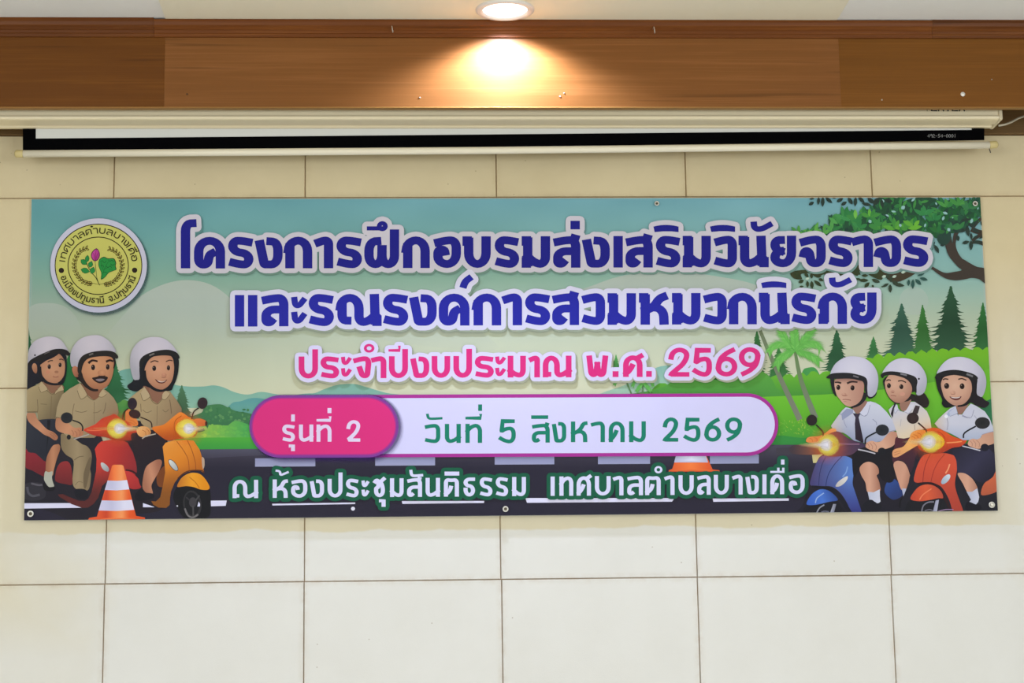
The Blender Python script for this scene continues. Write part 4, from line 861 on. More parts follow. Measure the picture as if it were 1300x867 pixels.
# ---- right-hand group
R1 = T(1040, 445, 8.667); R2 = T(1100, 445, 8.667); R3 = T(1170, 445, 8.667); R4 = T(1010, 515, 8.667); R5 = T(1090, 515, 8.667); R6 = T(1170, 515, 8.667); R7 = T(1010, 570, 9.286); R8 = T(1140, 570, 9.286)
HEL2 = lambda x, y, r: R(x, y, r, (216, 212, 226), (206, 202, 220), (176, 174, 190))
WS = lambda p, q: G(p, q, (204, 206, 222), (190, 192, 212), (150, 158, 186))
figure('printed_scooter', 'blue cartoon scooter', [
    ('', [(sm(R7([(380, -60), (700, -40), (1000, -60), (1200, -60), (1330, 20), (1400, 300), (1400, 820), (100, 820), (90, 640), (170, 420), (220, 220), (320, 60)])), G((1060, 570), (1060, 655), (48, 38, 46), (34, 33, 44))),
        (sm(R7([(1050, 520), (1060, 420), (1110, 355), (1170, 360), (1230, 430), (1260, 540), (1150, 600)])), G((1125, 605), (1145, 635), (54, 84, 156), (44, 54, 100))),
        (R7([(190, 64), (325, 62), (275, 100), (240, 165), (203, 165)]), (206, 196, 140)),
        (sm(R7([(172, 428), (185, 330), (215, 230), (255, 140), (310, 86), (420, 74), (550, 80), (640, 105), (684, 160), (688, 250), (668, 400), (695, 500), (735, 620), (775, 745), (760, 780), (665, 770), (605, 640), (525, 520), (425, 446), (300, 438)])), lambda x, y: lerp(lerp((76, 68, 112), (92, 128, 200), (x-1030)/48), (56, 60, 128), (y-605)/45)),
        stroke(R7, [(350, 100), (310, 180), (280, 300), (270, 430)], .9, (46, 50, 92)), stroke(R7, [(545, 85), (450, 190), (380, 310), (352, 436)], 1.0, (44, 54, 104)), stroke(R7, [(610, 210), (590, 280), (550, 330)], 1.6, (128, 160, 216)),
        (line(R7([(190, 445), (300, 455), (420, 480), (520, 570), (600, 690), (640, 760)]), (3, 5.5)), (30, 30, 40))]),
    ('wheel', [(sm(R7([(115, 665), (300, 650), (470, 610), (540, 690), (570, 760), (300, 790), (110, 790)])), (30, 30, 38)), stroke(R7, [(245, 755), (280, 695), (335, 660)], 1.6, (146, 148, 162)), stroke(R7, [(300, 745), (340, 735), (390, 742)], 1.4, (110, 112, 130)), (R7([(440, 650), (476, 650), (450, 750), (405, 750)]), G((1054, 640), (1062, 642), (196, 198, 214), (110, 112, 130)))]),
    ('front_fender', [(sm(R7([(128, 655), (148, 590), (205, 520), (290, 476), (380, 490), (450, 540), (492, 590), (480, 612), (400, 622), (300, 646), (210, 662)])), G((1024, 640), (1062, 625), (58, 96, 190), (76, 118, 206), (46, 70, 140))), stroke(R7, [(230, 640), (250, 580), (330, 520)], 1.4, (150, 176, 224))]),
    ('badge', [(sm(R7([(468, 442), (495, 392), (555, 346), (608, 322), (606, 360), (565, 410), (515, 442)])), G((1060, 617), (1076, 606), (190, 184, 180), (224, 220, 216)))]),
])
figure('printed_rider', 'frowning boy in white helmet, white shirt and dark tie on the blue scooter', [
    ('shorts', [(sm(R5([(-60, 430), (100, 480), (300, 470), (400, 440), (430, 500), (400, 600), (390, 800), (330, 850), (240, 800), (200, 690), (110, 620), (20, 680), (-60, 780)])), (32, 30, 36))]),
    ('shirt', [([(1054.5, 541), (1061.9, 530.4), (1068.8, 521.2), (1073.5, 517), (1082.7, 520), (1086.2, 525.8), (1090.8, 524.6), (1095, 517), (1100, 510.3), (1104.8, 509.8), (1111, 511.5), (1117, 515), (1125.4, 523.5), (1132.7, 533.2), (1138.3, 546.4), (1128, 549.6), (1121, 560), (1101.5, 563), (1083.8, 559.7), (1074.6, 552), (1070, 549.5), (1063, 548.5), (1057, 545)], lambda x, y: lerp(WS((1100, 515), (1090, 562))(x, y), (214, 200, 184), (1074-x)/26)),
        stroke(R1, [(225, 700), (300, 720), (362, 690)], .9, (138, 144, 176)), (R1([(300, 640), (372, 650), (368, 690), (250, 770), (240, 700)]), (150, 156, 186)), stroke(R1, [(440, 700), (490, 722), (520, 700)], .9, (140, 140, 164)), stroke(R1, [(262, 740), (275, 800), (300, 850)], .9, (156, 158, 184)), stroke(R5, [(150, 150), (190, 185), (195, 215)], .9, (150, 152, 178)), stroke(R5, [(330, 290), (415, 268)], .9, (150, 146, 160))]),
    ('collar', [(R1([(440, 692), (520, 575), (560, 585), (528, 700), (490, 724)]), (208, 208, 226)), stroke(R1, [(440, 692), (490, 724), (528, 700), (556, 600)], .7, (146, 146, 172))]),
    ('tie', [(R4([(625, 84), (668, 90), (712, 82), (690, 132), (705, 200), (745, 395), (735, 412), (655, 372), (648, 200), (655, 132)]), G((1085, 525), (1092, 562), (58, 50, 68), (44, 34, 44)))]),
    ('', [(sm(R1([(365, 625), (450, 600), (500, 555), (525, 570), (480, 640), (438, 690), (402, 692)])), (150, 112, 100)),
        (sm(R1([(163, 330), (250, 305), (350, 308), (450, 330), (488, 370), (487, 460), (467, 530), (412, 592), (340, 620), (278, 600), (228, 545), (190, 492), (168, 410)])), lambda x, y: lerp(lerp((206, 162, 140), (176, 128, 112), (x-1070)/28), (130, 92, 84), (487-y)/8)),
        stroke(R1, [(168, 352), (205, 352), (238, 362)], (1.6, 2.4), (50, 36, 36)), stroke(R1, [(303, 364), (350, 346), (418, 350)], (2.6, 1.8), (50, 36, 36)),
        (ell(*R1([(268, 486)])[0], 3.2, 2.2), R(1070, 500, 4, (210, 164, 142), (180, 130, 112))), stroke(R1, [(250, 498), (280, 502), (305, 496)], .8, (150, 98, 84)), stroke(R1, [(253, 542), (290, 540), (346, 550)], .9, (136, 82, 74)), stroke(R1, [(265, 562), (300, 566)], .7, (176, 124, 108)),
        (sm(R5([(408, 292), (420, 340), (418, 385), (370, 448), (285, 480), (225, 490), (200, 512), (130, 490), (72, 455), (80, 412), (140, 388), (190, 402), (250, 388), (335, 296)])), G((1100, 570), (1138, 552), (212, 160, 134), (218, 168, 142), (192, 138, 116))), stroke(R5, [(120, 410), (150, 450), (145, 480)], .6, (166, 112, 94)), stroke(R5, [(155, 405), (190, 445), (185, 490)], .6, (166, 112, 94)), stroke(R5, [(92, 415), (112, 445), (108, 470)], .6, (166, 112, 94)),
        (sm(R4([(300, 320), (395, 252), (445, 272), (400, 340), (300, 390), (200, 412), (120, 402), (115, 372), (150, 345), (240, 338)])), G((1024, 556), (1060, 548), (226, 140, 76), (238, 166, 96))), stroke(R4, [(150, 360), (180, 375), (180, 400)], .6, (178, 96, 50)), stroke(R4, [(200, 352), (230, 368), (230, 395)], .6, (178, 96, 50)),
        (sm(R7([(750, 235), (785, 180), (850, 152), (920, 172), (968, 220), (978, 285), (952, 315), (975, 370), (990, 430), (988, 500), (850, 515), (820, 400), (775, 320)])), G((1092, 600), (1116, 600), (196, 144, 120), (214, 162, 138), (170, 118, 98)))]
        + eye(R1, 207, 408, 20, 27) + eye(R1, 363, 413, 21, 27)),
    ('sock', [(R7([(846, 506), (915, 512), (988, 476), (990, 560), (997, 620), (968, 648), (930, 622), (868, 606)]), G((1100, 630), (1116, 630), (186, 190, 212), (208, 210, 228)))]),
    ('shoe', [(sm(R7([(840, 610), (900, 602), (945, 640), (990, 640), (1010, 690), (950, 740), (800, 760), (770, 690)])), (30, 30, 38))]),
    ('chin_strap', [(line(R1([(510, 470), (480, 545), (425, 600), (345, 630)]), (6, 2)), (40, 38, 42)), (sm(R1([(118, 300), (160, 315), (165, 400), (185, 508), (152, 470), (130, 395)])), (40, 38, 42)), (line(R1([(520, 480), (550, 520), (600, 500), (620, 462)]), 2.6), (40, 38, 42))]),
    ('helmet', [(sm(R1([(122, 270), (150, 182), (210, 116), (300, 72), (400, 68), (500, 92), (582, 152), (630, 230), (647, 320), (637, 420), (612, 480), (570, 512), (532, 492), (524, 400), (508, 315), (430, 285), (330, 270), (220, 262)])), HEL2(1084, 470, 38))]),
    ('visor', [(sm(R1([(75, 296), (130, 258), (220, 247), (330, 249), (430, 269), (500, 295), (527, 342), (525, 420), (530, 500), (505, 470), (488, 360), (440, 332), (330, 312), (200, 314), (110, 312)])), (40, 38, 42)), stroke(R1, [(370, 280), (430, 298)], 2.0, (110, 106, 112))]),
])
figure('printed_rider', 'girl with ponytail and backpack straps riding pillion on the blue scooter', [
    ('hair', [(sm(R2([(480, 470), (560, 492), (622, 468), (662, 512), (687, 575), (655, 632), (580, 610), (520, 560), (450, 570), (395, 585), (320, 585), (248, 530), (200, 430), (182, 320), (300, 258), (450, 290), (550, 340), (548, 440)])), G((1125, 490), (1175, 505), (36, 33, 36), (44, 36, 36)))]),
    ('skirt', [(sm(R5([(408, 350), (500, 348), (565, 335), (640, 430), (660, 560), (610, 740), (560, 730), (520, 640), (450, 600), (385, 640), (365, 560), (390, 450)])), G((1135, 560), (1160, 600), (88, 44, 54), (58, 40, 54)))]),
    ('shirt', [([(1127.5, 520.5), (1135.8, 512.5), (1139, 518), (1142.7, 522), (1147.3, 523.3), (1151, 517), (1155.4, 510.4), (1161, 510.4), (1169.2, 516), (1176.2, 522.3), (1180.3, 531.7), (1182, 543.6), (1161.5, 547), (1154.6, 555.4), (1147, 557), (1139.6, 556), (1137.3, 547.3), (1132, 532)], lambda x, y: lerp((206, 202, 212), (228, 206, 176), (y-520+(x-1150)*.4)/36)),
        stroke(R2, [(305, 690), (345, 655), (370, 672)], .8, (160, 160, 184)), stroke(R2, [(410, 672), (460, 694), (490, 660)], .8, (160, 156, 172)), stroke(R5, [(610, 210), (615, 270)], .9, (176, 150, 140)), stroke(R5, [(465, 150), (455, 230)], .6, (180, 174, 180))]),
    ('collar', [(R2([(310, 595), (336, 600), (345, 650), (308, 694), (300, 650)]), (206, 206, 222)), (R2([(408, 672), (470, 600), (520, 590), (495, 660), (460, 694)]), (212, 208, 220)), stroke(R2, [(345, 650), (308, 694), (302, 640)], .6, (158, 158, 182)), stroke(R2, [(408, 672), (460, 694), (500, 650)], .6, (158, 158, 176))]),
    ('backpack_strap', [(R2([(308, 575), (322, 590), (300, 640), (285, 745), (262, 700), (280, 640)]), (44, 40, 52)), (R2([(535, 605), (585, 615), (560, 700), (500, 690), (515, 650)]), (64, 52, 56))]),
    ('', [(sm(R2([(365, 580), (450, 560), (490, 545), (445, 640), (412, 668), (375, 655)])), (156, 116, 100)),
        (sm(R2([(202, 340), (250, 268), (330, 268), (410, 305), (465, 345), (497, 410), (486, 480), (440, 542), (380, 577), (310, 570), (250, 520), (213, 450), (200, 380)])), R(1136, 488, 24, (216, 170, 146), (200, 154, 130), (172, 124, 106))),
        stroke(R2, [(214, 335), (240, 324), (264, 332)], 1.5, (60, 42, 40)), stroke(R2, [(343, 340), (385, 334), (432, 354)], 1.5, (60, 42, 40)),
        (ell(*R2([(284, 455)])[0], 2.6, 1.9), (190, 140, 120)), stroke(R2, [(272, 464), (300, 466)], .7, (150, 100, 88)), stroke(R2, [(263, 500), (290, 498), (322, 505)], .9, (150, 92, 84)), (ell(*R2([(390, 480)])[0], 3.4, 2.6), (206, 150, 130)),
        (sm(R5([(555, 360), (600, 300), (640, 278), (740, 290), (745, 360), (700, 410), (640, 442), (530, 506), (435, 562), (378, 567), (368, 512), (400, 478), (490, 450)])), G((1135, 575), (1165, 550), (222, 156, 110), (240, 178, 106), (244, 170, 80))), stroke(R5, [(390, 520), (430, 505), (460, 500)], .6, (176, 112, 76)), stroke(R5, [(390, 545), (430, 530), (455, 520)], .6, (176, 112, 76)),
        (sm(R5([(380, 655), (395, 620), (435, 608), (490, 625), (530, 675), (560, 760), (580, 850), (588, 920), (480, 940), (430, 830), (395, 720)])), G((1136, 600), (1157, 605), (206, 154, 130), (212, 158, 134), (170, 118, 98)))]
        + eye(R2, 243, 389, 20, 27) + eye(R2, 380, 401, 20, 26)),
    ('sock', [(R8([(40, 465), (100, 470), (160, 432), (157, 575), (132, 592), (62, 576)]), G((1146, 625), (1157, 625), (176, 180, 206), (204, 206, 226)))]),
    ('shoe', [(sm(R8([(40, 580), (100, 576), (180, 620), (200, 680), (120, 720), (20, 700), (10, 630)])), (26, 25, 30)), (ell(*R8([(78, 635)])[0], 4.8, 2.3, -5), (196, 198, 214))]),
    ('helmet', [(sm(R2([(168, 262), (210, 182), (280, 120), (370, 88), (470, 95), (560, 140), (622, 212), (657, 300), (657, 380), (632, 460), (580, 496), (545, 482), (540, 420), (545, 350), (520, 310), (440, 275), (330, 252), (240, 250)])), HEL2(1146, 468, 36)), (ell(*R2([(572, 314)])[0], 1.2, 1.3), (40, 36, 40))]),
    ('visor', [(sm(R2([(152, 274), (185, 243), (260, 231), (350, 239), (450, 261), (530, 291), (557, 338), (548, 400), (545, 470), (515, 430), (480, 335), (400, 302), (300, 274), (205, 278), (175, 308)])), (40, 38, 40)), stroke(R2, [(370, 258), (440, 276)], 2.0, (124, 122, 128))]),
])
Ro = lambda x, y: lerp((212, 84, 60), (170, 66, 54), (y-590)/60)
figure('printed_scooter', 'red-orange cartoon scooter at the right edge', [
    ('', [(sm(R8([(120, 400), (180, 200), (260, 20), (640, -40), (1000, -60), (1250, 0), (1300, 400), (1300, 820), (100, 820)])), G((1200, 570), (1200, 655), (42, 38, 50), (36, 36, 44))),
        (sm(R8([(1200, 230), (1140, 250), (1115, 330), (1010, 410), (975, 540), (1080, 535), (1170, 495), (1230, 440)])), G((1250, 600), (1255, 630), (214, 108, 72), (180, 92, 66))),
        (sm(R8([(188, 385), (195, 290), (235, 170), (290, 82), (370, 54), (500, 50), (600, 60), (668, 90), (692, 140), (688, 260), (666, 400), (682, 500), (720, 610), (765, 740), (740, 790), (655, 770), (602, 610), (542, 495), (482, 430), (380, 400), (280, 404)])), Ro),
        stroke(R8, [(378, 60), (330, 160), (300, 270), (288, 400)], .9, (150, 50, 44)), stroke(R8, [(545, 60), (460, 170), (410, 280), (382, 400)], .9, (160, 54, 46)), stroke(R8, [(605, 180), (585, 240), (555, 290)], 1.8, (240, 150, 110)),
        (line(R8([(215, 415), (300, 405), (400, 412), (480, 460), (540, 560), (600, 720)]), (2.4, 4.4)), (50, 30, 34)),
        (sm(R6([(-50, 400), (-10, 300), (80, 252), (160, 248), (240, 280), (330, 335), (420, 368), (492, 386), (430, 448), (330, 468), (200, 528), (60, 520), (-30, 480)])), G((1190, 546), (1190, 575), (226, 96, 48), (216, 82, 44), (160, 52, 44))),
        stroke(R6, [(130, 290), (200, 300), (248, 350), (252, 400)], 1.0, (170, 60, 40)), stroke(R6, [(270, 410), (360, 405), (440, 395)], 1.6, (242, 150, 92))]),
    ('wheel', [(sm(R8([(130, 610), (250, 625), (400, 590), (520, 585), (580, 680), (600, 790), (110, 790)])), (32, 32, 38)), stroke(R8, [(275, 735), (295, 670), (350, 630), (420, 625)], 1.6, (126, 124, 138)), stroke(R8, [(310, 730), (370, 715), (430, 740)], 1.2, (110, 108, 122)), (R8([(440, 608), (478, 600), (455, 740), (408, 740)]), G((1184, 640), (1192, 642), (150, 150, 176), (188, 190, 212))), stroke(R8, [(470, 735), (560, 715), (650, 715)], 1.0, (160, 130, 170))]),
    ('front_fender', [(sm(R8([(143, 592), (185, 505), (250, 442), (340, 418), (430, 440), (502, 500), (527, 578), (470, 582), (380, 600), (250, 617)])), G((1156, 630), (1196, 622), (196, 74, 54), (222, 96, 62), (180, 76, 60))), stroke(R8, [(250, 600), (290, 540), (390, 470)], 1.4, (236, 130, 92))]),
    ('badge', [(ell(*R8([(558, 358)])[0], 7.8, 3.7, -48), G((1194, 614), (1206, 602), (150, 168, 190), (222, 228, 238)))]),
    ('headlight', [(ell(*R6([(110, 402)])[0], 16, 10.6), R(1181, 561, 16, (252, 250, 244), (250, 232, 100), (234, 206, 52)))]),
])
figure('printed_rider', 'smiling girl in white helmet and white shirt on the red-orange scooter at the right edge', [
    ('hair', [(sm(R3([(155, 290), (300, 262), (500, 280), (610, 300), (600, 480), (650, 505), (690, 545), (742, 580), (690, 632), (600, 612), (530, 575), (400, 605), (265, 632), (218, 590), (222, 540), (180, 450), (160, 350)])), G((1195, 500), (1250, 510), (30, 28, 32), (40, 34, 40)))]),
    ('skirt', [(sm(R6([(330, 500), (420, 470), (540, 480), (650, 495), (690, 470), (740, 480), (805, 560), (815, 700), (760, 800), (660, 850), (560, 800), (480, 752), (395, 740), (375, 600)])), G((1215, 570), (1255, 610), (44, 42, 58), (56, 54, 78), (40, 38, 54)))]),
    ('shirt', [([(1186, 538), (1191, 532), (1197.7, 525.5), (1205.8, 518.6), (1212.7, 515.5), (1215, 526.5), (1220.8, 526.5), (1226, 519), (1231.8, 512.5), (1239.2, 515.8), (1249.6, 522.5), (1256, 532), (1262, 548), (1246.2, 552.2), (1242.7, 558.7), (1222, 559), (1208, 551.5), (1196.5, 546.5), (1190, 543)], lambda x, y: lerp(lerp((206, 206, 222), (212, 196, 180), (1206-x)/20), (172, 182, 208), (y-538)/22)),
        stroke(R6, [(310, 120), (375, 85), (400, 112)], .9, (150, 152, 178)), stroke(R6, [(440, 115), (500, 135), (535, 120)], .9, (148, 148, 174)), (R6([(300, 55), (372, 15), (378, 80), (300, 120), (260, 110)]), (172, 180, 210)), stroke(R6, [(272, 130), (285, 200), (275, 270)], 1.0, (160, 158, 176)), stroke(R6, [(660, 320), (785, 285)], .9, (150, 150, 176)), (ell(*R6([(266, 120)])[0], 2.2, 2.3), (240, 240, 250)), stroke(R6, [(575, 110), (620, 180), (640, 260)], .9, (170, 172, 194))]),
    ('', [(sm(R3([(375, 610), (440, 600), (515, 580), (470, 660), (430, 702), (400, 700), (385, 655)])), (156, 112, 98)),
        (sm(R3([(212, 350), (250, 292), (380, 270), (480, 288), (535, 340), (549, 420), (532, 500), (482, 572), (410, 606), (340, 600), (268, 548), (228, 480), (211, 410)])), R(1212, 490, 28, (220, 176, 152), (208, 162, 138), (178, 130, 112))),
        stroke(R3, [(228, 324), (255, 314), (290, 320)], 1.6, (66, 46, 42)), stroke(R3, [(398, 320), (440, 312), (488, 330)], 1.6, (66, 46, 42)),
        (ell(*R3([(338, 466)])[0], 3.4, 2.6), R(1208, 498, 4, (218, 170, 146), (190, 142, 120))), stroke(R3, [(318, 482), (345, 486), (365, 478)], .7, (156, 104, 90)),
        (sm(R3([(302, 508), (370, 518), (432, 505), (412, 540), (370, 550), (328, 536)])), (104, 52, 50)), (sm(R3([(315, 512), (370, 519), (420, 510), (400, 525), (350, 527)])), (222, 208, 206)),
        (sm(R6([(785, 292), (800, 350), (800, 410), (720, 442), (650, 470), (600, 475), (520, 445), (503, 418), (520, 382), (560, 365), (605, 372), (650, 350), (665, 322)])), G((1228, 568), (1262, 552), (218, 168, 144), (214, 164, 138), (200, 150, 126))), stroke(R6, [(560, 385), (590, 420), (585, 460)], .6, (172, 120, 100)), stroke(R6, [(595, 380), (630, 415), (625, 462)], .6, (172, 120, 100)), stroke(R6, [(530, 390), (552, 420), (548, 452)], .6, (172, 120, 100)),
        (sm(R5([(560, 335), (590, 292), (640, 272), (700, 268), (748, 290), (742, 340), (700, 388), (620, 392), (572, 372)])), G((1155, 550), (1175, 558), (236, 160, 84), (242, 150, 64))), stroke(R5, [(600, 320), (640, 335), (650, 365)], .7, (196, 100, 44)), stroke(R5, [(640, 300), (680, 318), (690, 350)], .7, (196, 100, 44)), stroke(R5, [(575, 340), (610, 352), (620, 378)], .7, (196, 100, 44)),
        (sm(R8([(698, 300), (740, 282), (800, 298), (868, 350), (917, 425), (930, 480), (870, 510), (815, 515), (760, 410)])), G((1216, 612), (1240, 612), (204, 152, 128), (216, 164, 140), (178, 126, 106)))]
        + eye(R3, 271, 392, 25, 31) + eye(R3, 441, 396, 24, 31)),
    ('sock', [(R8([(803, 505), (870, 506), (930, 463), (952, 570), (940, 625), (915, 655), (832, 630), (856, 600)]), G((1228, 630), (1243, 630), (178, 182, 206), (206, 208, 228)))]),
    ('shoe', [(sm(R8([(800, 640), (840, 625), (910, 655), (960, 660), (980, 700), (900, 735), (790, 720)])), (26, 25, 34))]),
    ('collar', [(R3([(372, 622), (392, 690), (376, 700), (310, 726), (300, 680)]), (196, 200, 220)), (R3([(440, 712), (530, 600), (572, 650), (535, 742)]), (204, 204, 222)), stroke(R3, [(392, 690), (376, 700), (310, 726)], .7, (148, 150, 178)), stroke(R3, [(440, 712), (535, 742), (570, 655)], .7, (148, 148, 174))]),
    ('chin_strap', [(sm(R3([(150, 295), (205, 300), (210, 400), (240, 520), (205, 490), (172, 430)])), (36, 33, 36)), (line(R3([(560, 470), (530, 550), (470, 600), (390, 615)]), (4.5, 2)), (36, 33, 36)), (sm(R3([(545, 300), (608, 300), (603, 430), (610, 500), (560, 480), (548, 400)])), (36, 32, 36))]),
    ('helmet', [(sm(R3([(165, 262), (200, 182), (270, 111), (350, 78), (450, 75), (550, 106), (632, 172), (687, 250), (707, 340), (697, 430), (662, 510), (625, 502), (602, 475), (604, 380), (604, 310), (520, 272), (400, 246), (280, 240)])), HEL2(1216, 468, 38))]),
    ('visor', [(sm(R3([(143, 296), (172, 254), (260, 224), (370, 215), (480, 234), (570, 264), (613, 300), (600, 322), (520, 308), (430, 283), (320, 270), (220, 287), (152, 308)])), (38, 36, 38)), stroke(R3, [(490, 262), (560, 288)], 2.4, (120, 118, 122))]),
])
# handlebar of the blue scooter and all mirrors / levers, in front of the riders
o = prt('printed_handlebar', [(sm(R4([(170, 470), (250, 400), (370, 310), (470, 288), (560, 350), (660, 395), (745, 415), (765, 450), (690, 482), (600, 545), (400, 562), (300, 540)])), G((1040, 566), (1096, 566), (150, 80, 62), (104, 66, 84), (66, 54, 80))), stroke(R4, [(480, 420), (580, 425), (700, 425)], 1.6, (136, 100, 126)), (sm(R4([(-40, 440), (200, 440), (300, 500), (250, 540), (-40, 530)])), G((1005, 568), (1040, 568), (70, 58, 66), (150, 90, 66)))])
o['label'] = 'dark handlebar cowl of the blue scooter'
prt('mirror', [stroke(R4, [(222, 212), (295, 288), (297, 338)], 1.7, (46, 40, 38)), (ell(*R4([(175, 162)])[0], 6.8, 7.0), R(1030, 533, 9, (46, 36, 38), (38, 34, 36)))], o)
prt('mirror', [stroke(R5, [(195, 292), (80, 358), (72, 430)], 2.0, (38, 40, 46)), (ell(*R5([(257, 271)])[0], 8.4, 7.2), R(1119, 546, 9, (36, 38, 44), (48, 50, 56)))], o)
prt('brake_lever', [(ell(*R5([(252, 505)])[0], 5.2, 4.8), (32, 32, 38)), stroke(R5, [(-10, 484), (80, 502), (180, 530)], 1.6, (190, 186, 196))], o)
o = prt('printed_handlebar', [(ell(*R6([(690, 462)])[0], 5.2, 4.8), (34, 32, 44)), stroke(R6, [(443, 446), (540, 470), (640, 496)], 1.5, (200, 198, 212))]); o['label'] = 'grip and lever of the red-orange scooter'
prt('mirror', [stroke(R6, [(592, 228), (470, 300), (455, 358)], 2.0, (40, 40, 46)), (ell(*R6([(664, 193)])[0], 9.6, 7.5), R(1246, 537, 10, (38, 37, 40), (52, 50, 52)))], o)
prt('mirror', [stroke(R5, [(650, 190), (735, 268), (742, 315)], 1.9, (58, 42, 40)), (ell(*R5([(592, 140)])[0], 7.6, 7.2), R(1158, 531, 9, (62, 46, 46), (52, 38, 38)))], o)
lamp_glow(1051.3, 565, 9, 28, 1012, 1074)
lamp_glow(1181, 561.2, 10, 28, 1145, 1202)
prt('headlight', [(ell(1058, 565, 7, 9.4), lambda x, y: (250, 206, 80, .55*max(0, 1-math.hypot((x-1058)/7, (y-565)/9.4))), 1.5)], None, None, 1e-5, True)
LV_RIGHT = Lay.y
Lay.y = min(LV_TREE, LV_LEFT, LV_RIGHT)
